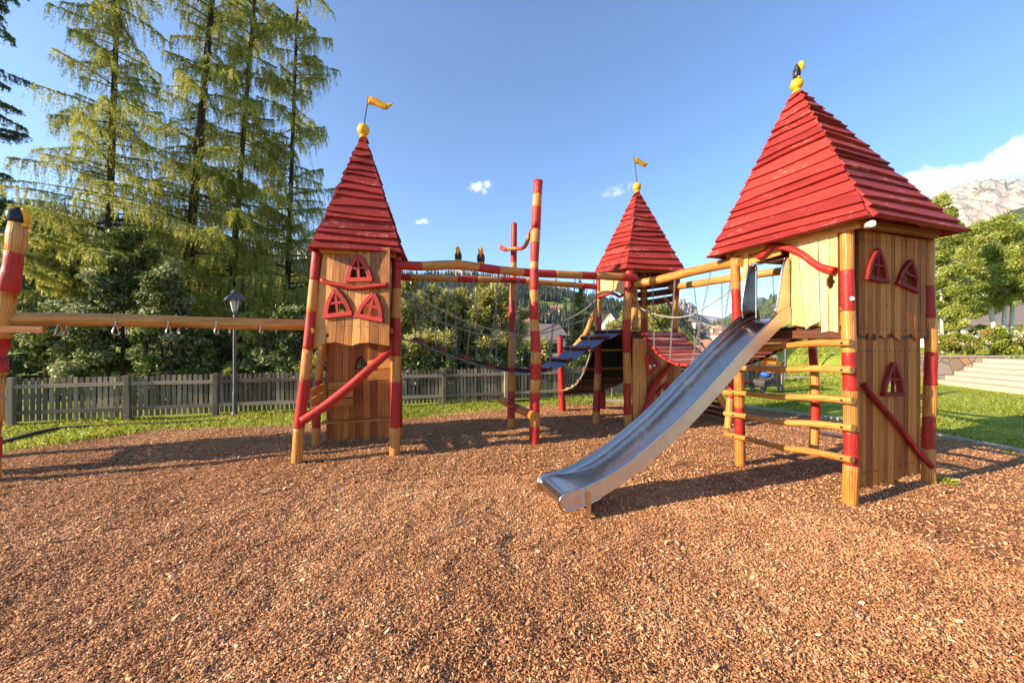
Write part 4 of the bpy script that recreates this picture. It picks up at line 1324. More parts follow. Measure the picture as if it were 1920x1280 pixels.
def rand_planks(u0, u1, zb, zt, wmin, wmax, jag=.03, skew=.004, rnd=None):
    rnd = rnd or random
    out = []
    u = u0; us = [u0]
    while u < u1 - wmin * .6:
        u = min(u1, u + rnd.uniform(wmin, wmax)); us.append(u)
    us[-1] = u1
    ut = [x + rnd.uniform(-skew, skew) for x in us]; ut[0] = u0; ut[-1] = u1
    for i in range(len(us) - 1):
        c = rnd.uniform(-jag, jag)
        d = rnd.choice((-1, 1, .3)) * rnd.uniform(.2, 1) * jag
        out.append((us[i], us[i + 1], ut[i], ut[i + 1], zb + c - d, zb + c + d, zt, zt))
    return out
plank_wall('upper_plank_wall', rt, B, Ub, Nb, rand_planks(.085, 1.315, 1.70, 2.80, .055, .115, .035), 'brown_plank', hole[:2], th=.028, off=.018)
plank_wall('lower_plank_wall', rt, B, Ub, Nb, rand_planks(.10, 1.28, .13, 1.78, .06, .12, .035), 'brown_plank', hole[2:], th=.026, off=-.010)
br = MB()
P = [PB(1612, 720), PB(1640, 755), PB(1680, 800), PB(1708, 838), PB(1738, 872)]
br.tube([B + Ub * w + UP * z + Nb * .035 for w, z in P], [.026, .028, .027, .03, .032], 12, wob=.12)
br.build('branch_rail', 'deep_red_paint', rt)
# slide side
Ua = (B - A).normalized(); Na = Vector((Ua.y, -Ua.x, 0))
if Na.x > 0: Na = -Na
def PA(px, py): return wall_hit(A, Ua, px, py)
def plA(xb0, xb1, xt0, xt1, yl, yr, ytl, ytr):
    b0, z0 = PA(xb0, yl); b1, z1 = PA(xb1, yr); t0, _ = PA(xt0, 450); t1, _ = PA(xt1, 450)
    return (b0, b1, t0, t1, z0, z1, 2.84, 2.84)
oval = [(PA(1562, 529)[0] + .038 * math.cos(a), PA(1562, 529)[1] + .075 * math.sin(a)) for a in [i * math.pi / 8 + .05 for i in range(16)]]
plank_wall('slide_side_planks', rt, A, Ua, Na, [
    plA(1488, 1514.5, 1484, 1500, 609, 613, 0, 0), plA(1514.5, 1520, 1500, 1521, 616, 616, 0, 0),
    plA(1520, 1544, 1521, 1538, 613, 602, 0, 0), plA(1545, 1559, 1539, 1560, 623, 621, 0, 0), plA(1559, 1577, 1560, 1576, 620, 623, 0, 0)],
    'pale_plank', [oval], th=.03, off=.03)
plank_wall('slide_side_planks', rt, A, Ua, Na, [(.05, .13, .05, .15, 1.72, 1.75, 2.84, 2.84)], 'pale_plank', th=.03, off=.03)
hd = MB()
for (y0, y1, ra, rb) in ((468, 484, .14, .56), (452, 468, .14, .56), (436, 451, .10, .60), (421, 435, .10, .60)):
    zc = PA(1450, (y0 + y1) / 2)[1]
    hd.bar(A + Ua * ra + UP * (zc - .02) + Na * .012, A + Ua * rb + UP * (zc + .015) + Na * .012, .024, .095, up=UP)
hd.build('header_boards', 'amber_plank', rt)
br = MB()
P = [(1446, 458), (1462, 461), (1490, 467), (1514, 478), (1532, 492), (1552, 503), (1576, 509)]
br.tube([A + Ua * PA(*p)[0] + UP * PA(*p)[1] + Na * .085 for p in P], [.030, .034, .036, .036, .036, .038, .040], 12, wob=.10)
br.build('curved_branch', 'red_paint', rt)
br = MB()
br.tube([A + Ua * PA(*p)[0] + UP * PA(*p)[1] + Na * .07 for p in ((1458, 461), (1446, 471), (1430, 485))], [.03, .034, .036], 12, wob=.12)
br.build('short_branch', 'red_paint', rt)
# climbing rungs
for (xa, ya, xb, yb, ym) in ((1378, 657, 1608, 642, -3), (1385, 690, 1610, 693, -1), (1368, 735, 1612, 750, 0), (1369, 774, 1612, 801, 2), (1370, 813, 1610, 860, 1)):
    wa, za = PA(xa, ya); wb, zb = PA(xb, yb)
    Of = Na * .095
    pa, pb = A + Ua * wa + UP * za + Of, A + Ua * wb + UP * zb + Of
    mb = MB()
    mid = (pa + pb) / 2 + UP * (-ym * .008 - .012)
    mb.tube([pa, pa.lerp(mid, .5) + UP * .008, mid, pb.lerp(mid, .5) + UP * .012, pb], [.036, .032, .033, .036, .038], 12, wob=.08)
    rg = mb.build('climbing_rung', 'honey_wood', rt)
    bm_ = MB()
    for w_, pz in ((0.0, None), (1.258, None)):
        t = (w_ - wa) / (wb - wa)
        q = pa.lerp(pb, t) + Na * .034
        bolt(bm_, q, Na, .014)
    bm_.build('bolt', 'dark_iron', rg)
# far walls, floor
Ud, Nd = (C - D).normalized(), None
Nd = Vector((-Ud.y, Ud.x, 0))
if Nd.dot(D - B) < 0: Nd = -Nd
plank_wall('back_plank_wall', rt, D, Ud, Nd, rand_planks(.08, 1.12, 1.71, 2.82, .07, .13, .05), 'amber_plank', th=.026, off=-.01)
Ue = (D - A).normalized(); Ne = Vector((-Ue.y, Ue.x, 0))
plank_wall('back_plank_wall', rt, A, Ue, Ne, rand_planks(.98, 1.34, 1.71, 2.82, .07, .13, .05), 'amber_plank', th=.026, off=-.01)
fl = MB()
n = 9
for i in range(n):
    t0, t1 = (i + .04) / n, (i + .96) / n
    p = A.lerp(B, t0 * .94 + .03); q = A.lerp(B, t1 * .94 + .03)
    p2 = D.lerp(C, t0 * .94 + .03)
    fl.bar((p + q) / 2 + Ue * .04 + UP * 1.80, (p + q) / 2 + (p2 - p) * .97 + UP * 1.80, (q - p).length, .04)
fl.build('floor', 'dark_timber', rt)
jo = MB()
jo.bar(A + UP * 1.73 + Ua * .05, B + UP * 1.73 - Ua * .05, .06, .09); jo.bar(D + UP * 1.73, C + UP * 1.73, .06, .09)
jo.bar(B + UP * 1.73 + Ub * .06, C + UP * 1.73 - Ub * .06, .04, .08); jo.bar(A + UP * 1.73 + Ue * .06, D + UP * 1.73 - Ue * .06, .05, .08)
jo.build('floor_joists', 'dark_timber', rt)
lb = MB(); lb.tube([D + UP * .33 + Vector((.05, -.07, 0)), C + UP * .36 + Vector((.02, .10, 0))], .025, 10)
lb.build('low_bar', 'brushed_steel', rt)
RC = [Vector((3.365, 3.50, 2.80)), Vector((4.93, 4.10, 2.84)), Vector((4.50, 5.78, 2.82)), Vector((2.79, 5.22, 2.82))]
RA = Vector((3.63, 4.76, 4.87))
pyramid_roof('roof', rt, RC, RA, 17, th=.034, flare=.035, wave=.014, seed=5)
kn = MB(); kn.tube([RC[0] + Vector((.08, .12, -.03)), RC[0] + Vector((-.02, -.03, -.055))], .032, 10, wob=.1); kn.build('hip_log', 'pale_bark', rt)
finial_ball(rt, RA + UP * .05, .07)
toucan('black and yellow carved toucan perched on the tip of the largest red roof', RA + UP * .115, .195, Vector((.35, -.95, 0)), group='carved toucans')

# ---------------------------------------------------------------- left tower
lt = empty('play_tower', (-2.3, 5.7, 0), 'narrow wooden play tower with steep red roof and yellow flag, left of the rope bridge', 'play tower', 'wooden play towers')
log('post', lt, [at(596, 460, 5.16), at(584, 584, 5.14), at(572, 705, 5.10), at(561, 800, 5.08), at(556.5, 875, 5.07)], [.072, .074, .078, .078, .08],
    bands_from([526, 584, 655, 711, 802, 999], 1), 'y', seg=16)
log('post', lt, [at(744, 480, 5.42), at(742, 600, 5.44), at(741.5, 720, 5.45), at(740, 859, 5.45)], [.07, .072, .07, .076],
    bands_from([541, 596, 667, 715, 801, 999], 1), 'y', seg=16)
log('post', lt, [at(625, 470, 6.1), at(612, 600, 6.05), at(597, 713, 6.0), at(592, 837, 5.98)], [.06, .064, .07, .074],
    bands_from([520, 570, 640, 713, 801, 999], 1), 'y')
log('post', lt, [at(742, 480, 6.3), at(748, 827, 6.36)], [.066, .072], bands_from([520, 570, 640, 713, 801, 999], 1), 'y')
Of_, Of2 = V2(-2.60, 5.14), V2(-1.72, 5.38)
Uf = (Of2 - Of_).normalized(); Nf = Vector((Uf.y, -Uf.x, 0))
# keep the panel square to the low sun as in the photograph
Uf = Vector((1.0, -.01, 0)).normalized(); Nf = Vector((Uf.y, -Uf.x, 0))
Of_ = V2(-2.62, 5.17)
def PL(px, py): return wall_hit(Of_, Uf, px, py)
seam_t = [608, 631, 642, 660, 672, 683, 696, 715, 732]
seam_b = [586, 612, 631, 645, 660, 676, 693, 711, 731]
yb_ = [656, 643, 641, 645, 648, 643, 642, 645, 648]
pls = []
for i in range(8):
    b0, z0 = PL(seam_b[i], yb_[i]); b1, z1 = PL(seam_b[i + 1], yb_[i + 1])
    t0, _ = PL(seam_t[i], 500); t1, _ = PL(seam_t[i + 1], 500)
    pls.append((b0, b1, t0, t1, z0, z1, 2.94, 2.94))
hole = []
for (xa, xb, yt, yb2, tl, m_) in ((651, 699, 474, 529, -.04, True), (609, 660, 540, 597, -.12, True), (673, 723, 547, 602, .20, True)):
    w0, _ = PL(xa, yb2); w1, _ = PL(xb, yb2)
    _, z1 = PL((xa + xb) / 2, yt); _, z0 = PL((xa + xb) / 2, yb2)
    h = z1 - z0
    o, hp = arch_window('window_frame', lt, Of_, Uf, Nf, w1 - w0, h, (w0 + w1) / 2 - math.sin(tl) * h * .4, z0 + (.02 if abs(tl) > .1 else 0), tl, bar=.06, depth=.04, off=.045)
    hole.append(hp)
kc = PL(615, 629)
hole.append([(kc[0] + .022 * math.cos(a), kc[1] + .032 * math.sin(a)) for a in [i * math.pi / 6 + .05 for i in range(12)]])
plank_wall('front_plank_wall', lt, Of_, Uf, Nf, pls, 'amber_plank', hole, th=.03, off=.01)
br = MB()
br.tube([Of_ + Uf * PL(*p)[0] + UP * PL(*p)[1] + Nf * .06 for p in ((607, 526), (620, 532), (648, 537), (668, 541), (700, 538), (731, 535))], [.035, .03, .032, .034, .03, .034], 12, wob=.1)
br.build('branch_trim', 'red_paint', lt)
Ob_, Ubk = V2(-3.02, 6.12), Vector((.985, .172, 0)).normalized()
Nbk = Vector((Ubk.y, -Ubk.x, 0))
def PK(px, py): return wall_hit(Ob_, Ubk, px, py)
k0, _ = PK(612, 700); k1, _ = PK(734, 700)
kh = arch_poly(.21, .24, PK(677, 690)[0], PK(677, 693)[1], 0)
plank_wall('rear_plank_wall', lt, Ob_, Ubk, Nbk, rand_planks(k0, k1, PK(670, 822)[1], 2.85, .10, .16, .02), 'russet_plank', [kh, arch_poly(.24, .26, PK(635, 600)[0], PK(640, 596)[1], -.1)], th=.026)
arch_window('window_frame', lt, Ob_, Ubk, Nbk, .23, .26, PK(677, 690)[0], PK(677, 694)[1], 0, mat='deep_red_paint', bar=.03, depth=.03, off=-.028, muntin=True, cross=False)
sh = MB()
z_ = PK(670, 788)[1]
sh.bar(Ob_ + Ubk * (k0 - .04) + UP * z_ + Nbk * .06, Ob_ + Ubk * (k1 + .02) + UP * (z_ + .03) + Nbk * .06, .14, .035)
sh.build('bench_board', 'amber_plank', lt)
sbs = []
class _S:
    def bar(s_, *a, **k):
        m_ = MB(); m_.bar(*a, **k); m_.build('side_board', 'amber_plank', lt)
    def build(s_, *a): pass
sb = _S()
FLl, RLl = Vector((-2.80, 5.10, 0)), Vector((-3.0, 6.0, 0))
for z in (.93, .80, .66):
    sb.bar(FLl + Vector((.02, .05, z)), RLl + Vector((.03, -.06, z + .01)), .025, .11)
    sb.bar(RLl + Vector((.05, 0, z)), RLl + Vector((.42, .06, z + .01)), .025, .11)
for z in (1.32, 1.15):
    sb.bar(Vector((-1.76, 5.46, z + .02)), Vector((-1.96, 6.28, z)), .025, .15)
    sb.bar(Vector((-1.78, 5.62, z + .02)), Vector((-2.16, 5.60, z - .02)), .025, .13)
sb.build('side_boards', 'amber_plank', lt)
dg = MB()
dg.tube([at(566, 789, 4.98), at(620, 753, 5.08), at(690, 694, 5.22), at(734, 655, 5.33)], [.058, .062, .06, .058], 14, wob=.05)
dg.build('diagonal_brace', 'red_paint', lt)
fl = MB()
for i in range(7):
    y = 5.30 + i * .14
    fl.bar(Vector((-2.72 - i * .028, y, 1.76)), Vector((-1.80 - i * .02, y + .16, 1.76)), .13, .04)
fl.build('floor', 'dark_timber', lt)
bk_ = MB()
bk_.bar(at(583, 620, 5.08), at(596, 617, 5.3), .06, .07); bk_.bar(at(731, 620, 5.34), at(740, 620, 5.5), .06, .07)
bk_.build('joist_end', 'amber_plank', lt)
# side walls of the upper box, added full height to keep its inside dark
Us_ = (V2(-2.84, 6.05) - V2(-2.64, 5.2)).normalized()
plank_wall('shading_side_wall', lt, V2(-2.64, 5.20), Us_, Vector((-Us_.y, Us_.x, 0)), rand_planks(.03, .84, 1.80, 2.92, .10, .16, .02), 'russet_plank', th=.024)
Us2_ = (V2(-1.92, 6.32) - V2(-1.73, 5.36)).normalized()
plank_wall('shading_side_wall', lt, V2(-1.76, 5.32), Us2_, Vector((Us2_.y, -Us2_.x, 0)), rand_planks(.02, .92, 1.80, 2.92, .10, .16, .02), 'russet_plank', th=.024)
LC = [Vector((-2.63, 4.92, 2.875)), Vector((-1.575, 5.24, 2.87)), Vector((-1.80, 6.42, 2.90)), Vector((-2.98, 6.15, 2.90))]
LA = Vector((-2.235, 5.62, 4.75))
pyramid_roof('roof', lt, LC, LA, 16, th=.034, flare=.02, wave=.013, seed=9)
bp = LA + UP * .08
finial_ball(lt, bp, .088)
pennant(lt, bp + Vector((-.0, 0, .05)), at(691, 181, 5.62), .36, .12)

# a second tower of the same kind stands beyond the left edge; its shadow falls across the mulch
def copy_play(o, parent=None):
    c = o.copy(); COL.objects.link(c)
    if parent is not None:
        c.parent = parent; c.matrix_parent_inverse = o.matrix_parent_inverse.copy()
    for ch in list(o.children): copy_play(ch, c)
    return c
ot = copy_play(lt)
ot.location = (-8.85, 4.2, 0); ot.rotation_euler = (0, 0, R(8))
ot['label'] = 'play tower outside the photo whose shadow reaches in from the left'

# ---------------------------------------------------------------- middle tower
P1, P2, P3, P4 = V2(1.75, 7.80), V2(2.25, 7.20), V2(3.37, 7.72), V2(2.95, 8.32)
mt = empty('play_tower', (2.6, 7.8, 0), 'wooden play tower with small red roof and yellow flag between the two bridges', 'play tower', 'wooden play towers')
log('post', mt, [at(1125, 500, 7.8), at(1122, 600, 7.8), at(1121, 700, 7.75), at(1117, 796, 7.6)], [.075, .072, .075, .082],
    [(545, 1), (594, 0), (656, 1), (656.5, 1), (701, 1), (731, 0), (771, 1), (999, 0)], 'y')
log('post', mt, [at(1181, 500, 7.15), at(1175, 600, 7.15), at(1176, 700, 7.18), at(1178, 805, 7.2)], [.08, .085, .078, .082],
    [(550, 1), (600, 0), (661, 1), (718, 0), (776, 1), (999, 0)], 'y', seg=16)
log('post', mt, [at(1270, 500, 7.7), at(1265, 618, 7.72), at(1268, 792, 7.72)], [.07, .074, .08], [(557, 1), (616, 0), (660, 1), (720, 0), (999, 1)], 'y')
log('post', mt, [at(1206, 500, 8.32), at(1208, 600, 8.32), at(1210, 782, 8.32)], [.08, .085, .085], [(597, 0), (650, 1), (700, 0), (999, 1)], 'y')
log('post', mt, [at(1188, 505, 7.75), at(1191, 618, 7.75)], [.07, .074], None)
Um = (P2 - P1).normalized(); Nm = Vector((Um.y, -Um.x, 0))
if Nm.y > 0: Nm = -Nm
def PM(px, py): return wall_hit(P1, Um, px, py)
ppl = []
sm_ = [1127, 1141, 1152, 1160, 1172]
ym_ = [556, 549, 547, 548, 556]
for i in range(4):
    b0, z0 = PM(sm_[i], ym_[i]); b1, z1 = PM(sm_[i + 1], ym_[i + 1])
    ppl.append((b0, b1, b0, b1, z0, z1, 3.02, 3.02))
plank_wall('front_plank_wall', mt, P1, Um, Nm, ppl, 'pale_plank', th=.026, off=.01)
br = MB()
br.tube([P1 + Um * PM(*p)[0] + UP * PM(*p)[1] + Nm * .04 for p in ((1122, 557), (1135, 554), (1148, 550), (1158, 553), (1164, 557), (1171, 553))], [.03, .03, .032, .03, .03, .03], 10, wob=.1)
br.build('branch_trim', 'red_paint', mt)
rb = MB()
for z, dz in ((2.86, 0), (2.68, .02), (2.50, .04)):
    rb.bar(P4 + UP * z, P3 + UP * (z + dz), .03, .13)
    rb.bar(P4 + UP * z + Vector((-.04, -.02, 0)), P4.lerp(P1, .25) + UP * z, .03, .13)
rb.build('rail_boards', 'dark_timber', mt)
ks = MB()
ks.tube([P2 + UP * 2.6 + Vector((.1, .2, 0)), P2.lerp(P4, .5) + UP * 2.42, P4 + UP * 2.3], .04, 10, wob=.1)
ks.tube([P3 + UP * 2.45 + Vector((-.28, -.1, .1)), P3 + UP * 2.38 + Vector((-.1, -.03, 0)), P3 + UP * 2.2], .03, 8, wob=.1)
ks.build('knee_brace', 'amber_plank', mt)
Ur = (P3 - P2).normalized(); Nr = Vector((Ur.y, -Ur.x, 0))
def PR(px, py): return wall_hit(P2, Ur, px, py)
kpl = []
ks_ = [1184, 1196, 1209, 1223, 1236, 1248, 1261, 1275]
for i in range(7):
    b0, _ = PR(ks_[i], 700); b1, _ = PR(ks_[i + 1], 700)
    kpl.append((b0, b1, b0 + .0, b1, .15 + .03 * (i % 2), .17, 1.74 - .0 * i, 1.74))
hole = []
for (uc, z0, w, h, tl) in ((PR(1222, 690)[0], PR(1220, 694)[1], .34, .42, -.45), (PR(1236, 738)[0], PR(1236, 744)[1], .32, .40, .55)):
    o, hp = arch_window('window_frame', mt, P2, Ur, Nr, w, h, uc, z0, tl, bar=.055, depth=.04, off=.06)
    hole.append(hp)
plank_wall('lower_plank_wall', mt, P2, Ur, Nr, kpl, 'amber_plank', hole, th=.028, off=.03)
br = MB()
br.tube([P2 + Ur * PR(*p)[0] + UP * PR(*p)[1] + Nr * .11 for p in ((1266, 666), (1258, 675), (1244, 690), (1222, 717), (1212, 739), (1201, 768), (1191, 788))], [.045, .045, .047, .05, .05, .048, .045], 12, wob=.08)
br.build('curved_branch', 'red_paint', mt)
fl = MB()
for i in range(8):
    t = (i + .5) / 8
    fl.bar(P2.lerp(P3, t) + UP * 1.83 + Nr * .02, P1.lerp(P4, t) + UP * 1.83 - Nr * .02, (P3 - P2).length / 8 * .96, .04)
fl.bar(P2 + UP * 1.76 + Nr * .03, P3 + UP * 1.76 + Nr * .03, .05, .10, r=.2)
fl.bar(P1 + UP * 1.76, P4 + UP * 1.76, .05, .10, r=.2)
fl.build('floor', 'dark_timber', mt)
MC = [Vector((2.17, 7.08, 3.02)), Vector((3.38, 7.36, 3.03)), Vector((3.25, 8.6, 3.03)), Vector((1.72, 7.72, 3.02))]
MA = Vector((2.60, 7.76, 4.78))
pyramid_roof('roof', mt, MC, MA, 15, th=.034, flare=.02, wave=.013, seed=13)
bp = MA + UP * .08
finial_ball(mt, bp, .085)
pennant(mt, bp + UP * .06, at(1189, 295, 7.76), .32, .13)

# belt ladder behind the middle tower
T0, T1 = P1 + UP * 1.80, P4 + UP * 1.80
G0, G1 = Vector((1.17, 8.78, .46)), Vector((2.24, 9.26, .46))
nl = empty('belt_ladder', (1.7, 9.0, 0), 'sagging black rubber belt climbing ladder with wooden rungs behind the middle tower', 'climbing ladder')
mb = MB()
N_ = 16
for i in range(N_ + 1):
    t = i / N_
    sag = -.50 * math.sin(math.pi * t ** .8) * (1 - .25 * t)
    for q in (T0.lerp(G0, t), T1.lerp(G1, t)):
        for d in (0, -.012): mb.v.append(q + UP * (sag + d))
for i in range(N_):
    x, y = i * 4, i * 4 + 4
    for fa in ((x, x + 2, y + 2, y), (x + 1, y + 1, y + 3, x + 3), (x, y, y + 1, x + 1), (x + 2, x + 3, y + 3, y + 2)):
        mb.face(list(fa), [(0, 0)] * 4, .5, 0, False)
mb.build('rubber_belt', 'black_rubber', nl)
def mat_pt(t, s): return T0.lerp(G0, t).lerp(T1.lerp(G1, t), s) + UP * (-.50 * math.sin(math.pi * t ** .8) * (1 - .25 * t))
for t in (.10, .27, .44, .61, .78, .93):
    mb = MB(); mb.bar(mat_pt(t, -.04) + UP * .03, mat_pt(t, 1.04) + UP * .03, .08, .045)
    mb.build('rung', 'amber_plank', nl)
mb = MB(); mb.tube([mat_pt(i / 12, -.02) + UP * .02 for i in range(13)], .016, 8); mb.build('edge_rope', 'rope_fibre', nl)
log('post', nl, [at(1050, 631, 8.8), at(1052, 700, 8.8), at(1055, 776, 8.8)], [.07, .078, .08], None, mats=['red_paint'])
log('post', nl, [at(1131, 733, 9.25), at(1130, 770, 9.25)], [.065, .07], None, mats=['red_paint'])
log('foot_bar', nl, [Vector((1.10, 8.76, .44)), Vector((2.30, 9.28, .44))], [.05, .05], None, mats=['dark_timber'])
log('handrail', nl, [at(1119, 580, 7.85), at(1110, 598, 8.0), at(1098, 625, 8.2), at(1073, 655, 8.6)], [.055, .06, .058, .055], None)

# climbing ramp on the far side of the middle tower
rp = empty('climbing_ramp', (4.0, 7.7, 0), 'dark boarded climbing ramp with yellow side beam seen beneath the steel slide', 'climbing ramp')
r0, r1 = Vector((3.42, 7.66, 1.82)), Vector((4.55, 7.62, .02))
r2, r3 = Vector((3.15, 8.45, 1.82)), Vector((4.35, 8.45, .02))
for a_, b_ in ((r0, r1), (r2, r3)):
    mb = MB(); mb.bar(a_, b_, .07, .12); mb.build('side_beam', 'honey_wood', rp)
mb = MB()
for i in range(14):
    t = (i + .5) / 14
    mb.bar(r0.lerp(r1, t) + UP * .0, r2.lerp(r3, t), .10, .03, up=Vector((.8, 0, .6)))
mb.build('tread_boards', 'dark_timber', rp)
for a_, b_ in (((3.42, 7.70, 2.24), (4.35, 7.60, .95)), ((3.05, 8.40, 2.42), (3.9, 8.4, 1.2))):
    mb = MB(); mb.tube([Vector(a_), Vector(b_)], .014, 8); mb.build('hand_rope', 'dark_timber', rp)
log('post', rp, [Vector((4.36, 7.34, 1.50)), Vector((4.28, 7.28, .8)), Vector((4.16, 7.20, -.04))], [.07, .074, .076], [(.62, 1), (2, 0)], None)

# ---------------------------------------------------------------- beams and poles
def beam(name, label, pts, r, bands, key='x', seg=14, cat='log beam', group='log beams between the towers', mats=WR, wob=.05):
    mb = MB(); mb.tube(pts, r, seg, wob=wob, bands=bands, key=key, step=.08)
    o = mb.build(name, mats)
    return tag(o, label, cat, group)
FB = [at(738, 496, 5.36), at(790, 499, 5.55), at(862, 497, 5.85), at(930, 506, 6.08), at(1000, 512, 6.28), at(1090, 516, 6.62), at(1192, 521, 7.02)]
beam('log_beam', 'near red and yellow striped log beam running over the long rope bridge', FB, [.068, .068, .072, .07, .068, .07, .07],
     [(790, 1), (897, 0), (936, 1), (981, 0), (1040, 1), (1089, 0), (1116, 1), (1164, 0), (9999, 1)])
BB = [at(746, 519, 6.32), at(860, 523, 6.72), at(960, 525, 7.12), at(1060, 533, 7.55), at(1122, 538, 7.84)]
beam('log_beam', 'far red and yellow striped log beam parallel to the near beam of the long bridge', BB, [.058] * 5,
     [(770, 1), (857, 0), (895, 1), (937, 0), (984, 1), (1089, 0), (9999, 1)])
NB = [at(1190, 532, 7.12), at(1225, 527, 6.9), at(1290, 511, 6.2), at(1340, 499, 5.5), at(1392, 490, 4.92)]
beam('log_beam', 'near plain yellow log beam joining the middle tower and the largest tower', NB, [.085, .078, .072, .074, .07], None)
NB2 = [at(1258, 539, 7.66), at(1330, 528, 6.75), at(1400, 517, 6.05), at(1470, 508, 5.66), at(1524, 503, 5.42)]
beam('log_beam', 'far plain yellow log beam seen through the slide opening of the largest tower', NB2, [.068, .066, .064, .062, .062], None)

def tall_pole(label, pts, r, bands):
    mb = MB(); mb.tube(pts, r, 16, wob=.05, bands=bands, key='y', step=.07)
    return tag(mb.build('striped_pole', WR), label, 'striped pole', 'tall striped poles of the rope bridge')
tall_pole('tallest red and yellow striped pole standing before the rope bridge', [at(1009, 339, 6.0), at(1006, 400, 6.0), at(1004, 440, 6.0), at(1002, 500, 6.0), at(1002, 590, 6.03), at(1004, 640, 6.06), at(1005, 670, 6.08), at(1003, 740, 6.12), at(1001.5, 836, 6.14)],
     [.076, .074, .078, .07, .072, .078, .086, .082, .085], [(365, 1), (389, 0), (431, 1), (455, 0), (491, 1), (504, 0), (544, 1), (566, 0), (599, 1), (620, 0), (659, 1), (681, 0), (711, 1), (735, 0), (771, 1), (798, 0), (999, 1)])
tall_pole('shorter red and yellow striped pole behind the rope bridge deck', [at(964, 419, 7.2), at(963, 500, 7.2), at(960, 600, 7.2), at(959, 700, 7.2), at(958, 806, 7.2)],
     [.060, .06, .068, .072, .076], [(492, 1), (564, 0), (623, 1), (733, 0), (783, 1), (999, 0)])
mb = MB()
mb.tube([at(940, 464, 7.10), at(948, 468, 7.02), at(962, 466, 6.98), at(976, 466, 6.9), at(985, 461, 6.7), at(991, 447, 6.4), at(998, 430, 6.0), at(1005, 416, 5.9)], [.045, .038, .036, .036, .036, .036, .034, .026], 12, wob=.1,
        bands=[(952, 1), (968, 0), (984, 1), (994, 0), (9999, 1)], key='x')
tag(mb.build('bent_branch', WR), 'thin bent red branch linking the tops of the two striped poles', 'branch')
mb = MB()
mb.tube([at(940, 749, 7.35), at(960, 760, 6.9), at(985, 772, 6.3), at(1002, 780, 5.93)], [.07, .072, .074, .078], 14, wob=.07, bands=[(956, 0), (976, 1), (9999, 0)], key='x')
tag(mb.build('foot_log', WR), 'short low log with one red band crossing both striped poles near the ground', 'log')
# carved birds on the beam
def on_beam(pts, px):
    for i in range(len(pts) - 1):
        a, b = scr(pts[i])[0], scr(pts[i + 1])[0]
        if a <= px <= b: return pts[i].lerp(pts[i + 1], (px - a) / (b - a))
toucan('smaller carved toucan on the striped beam, left one of the pair', on_beam(FB, 859) + UP * .06, .215, Vector((.05, -1, 0)), group='carved toucans')
toucan('bigger carved toucan on the striped beam, right one of the pair', on_beam(FB, 901) + UP * .06, .25, Vector((.05, -1, 0)), group='carved toucans')

# ---------------------------------------------------------------- chains
def chain(mb, p0, p1, link=.038, r=.0048, wid=.012):
    d = p1 - p0; L = d.length; d.normalize()
    n = max(2, int(L / (link * .78)))
    a = d.cross(Vector((0, 1, 0)));
    if a.length < .1: a = d.cross(Vector((1, 0, 0)))
    a.normalize(); b = d.cross(a)
    for i in range(n):
        c = p0 + d * L * (i + .5) / n
        s_ = a if i % 2 else b
        o_ = b if i % 2 else a
        pts = []
        for k in range(8):
            th = 2 * math.pi * k / 8 + math.pi / 8
            pts.append(c + d * math.cos(th) * link * .5 + s_ * math.sin(th) * wid)
        base = len(mb.v)
        for k in range(8):
            rad = (pts[k] - c).normalized()
            for q in range(4):
                an = math.pi / 2 * q
                mb.v.append(pts[k] + rad * math.cos(an) * r + o_ * math.sin(an) * r)
        for k in range(8):
            k2 = (k + 1) % 8
            for q in range(4):
                q2 = (q + 1) % 4
                mb.face([base + k * 4 + q, base + k * 4 + q2, base + k2 * 4 + q2, base + k2 * 4 + q], [(0, 0)] * 4, .5, 0, True)

# ---------------------------------------------------------------- long rope bridge
bg_ = empty('rope_bridge', (.2, 6.6, 0), 'long sagging rope bridge with blue rubber deck between the flagged towers', 'rope bridge', 'hanging bridges')
F0, F1 = V2(-1.72, 5.56), V2(2.20, 7.20)
K0, K1 = V2(-1.95, 6.20), V2(1.78, 7.72)
prof = [(745, 625), (765, 632), (789, 640), (833, 658), (877, 673), (920, 686), (962, 695), (1002, 698), (1032, 694), (1071, 677), (1105, 655), (1138, 635), (1170, 622)]
UF = (F1 - F0).normalized()
fr = []
for px, py in prof:
    w, z = wall_hit(F0, UF, px, py)
    fr.append((w / (F1 - F0).length, z))
def deck_z(t):
    if t <= fr[0][0]: return fr[0][1]
    for i in range(len(fr) - 1):
        if fr[i][0] <= t <= fr[i + 1][0]:
            a = (t - fr[i][0]) / (fr[i + 1][0] - fr[i][0]); a = a * a * (3 - 2 * a) * .3 + a * .7
            return fr[i][1] * (1 - a) + fr[i + 1][1] * a
    return fr[-1][1]
def deck(t, s, dz=0): 
    return F0.lerp(F1, t).lerp(K0.lerp(K1, t), .06 + .88 * s) + UP * (deck_z(t) + dz)
slat_t = [wall_hit(F0, UF, px, 690)[0] / (F1 - F0).length for px in (789, 833, 877, 920, 962, 1000, 1032, 1071, 1105, 1140, 1168)]
stops = [0.0] + slat_t + [1.0]
mb = MB()
M_ = 0
for i in range(len(stops) - 1):
    for k in range(5):
        t = stops[i] + (stops[i + 1] - stops[i]) * k / 5
        sg = -.035 * math.sin(math.pi * k / 5)
        for s_ in (0.03, .97):
            mb.v.append(deck(t, s_, sg)); mb.v.append(deck(t, s_, sg - .014))
        M_ += 1
for s_ in (0.03, .97):
    mb.v.append(deck(1.0, s_)); mb.v.append(deck(1.0, s_, -.014))
for i in range(M_):
    x, y = i * 4, i * 4 + 4
    for fa in ((x, y, y + 2, x + 2), (x + 1, x + 3, y + 3, y + 1), (x, x + 1, y + 1, y), (x + 2, y + 2, y + 3, x + 3)):
        mb.face(list(fa), [(0, 0)] * 4, .5)
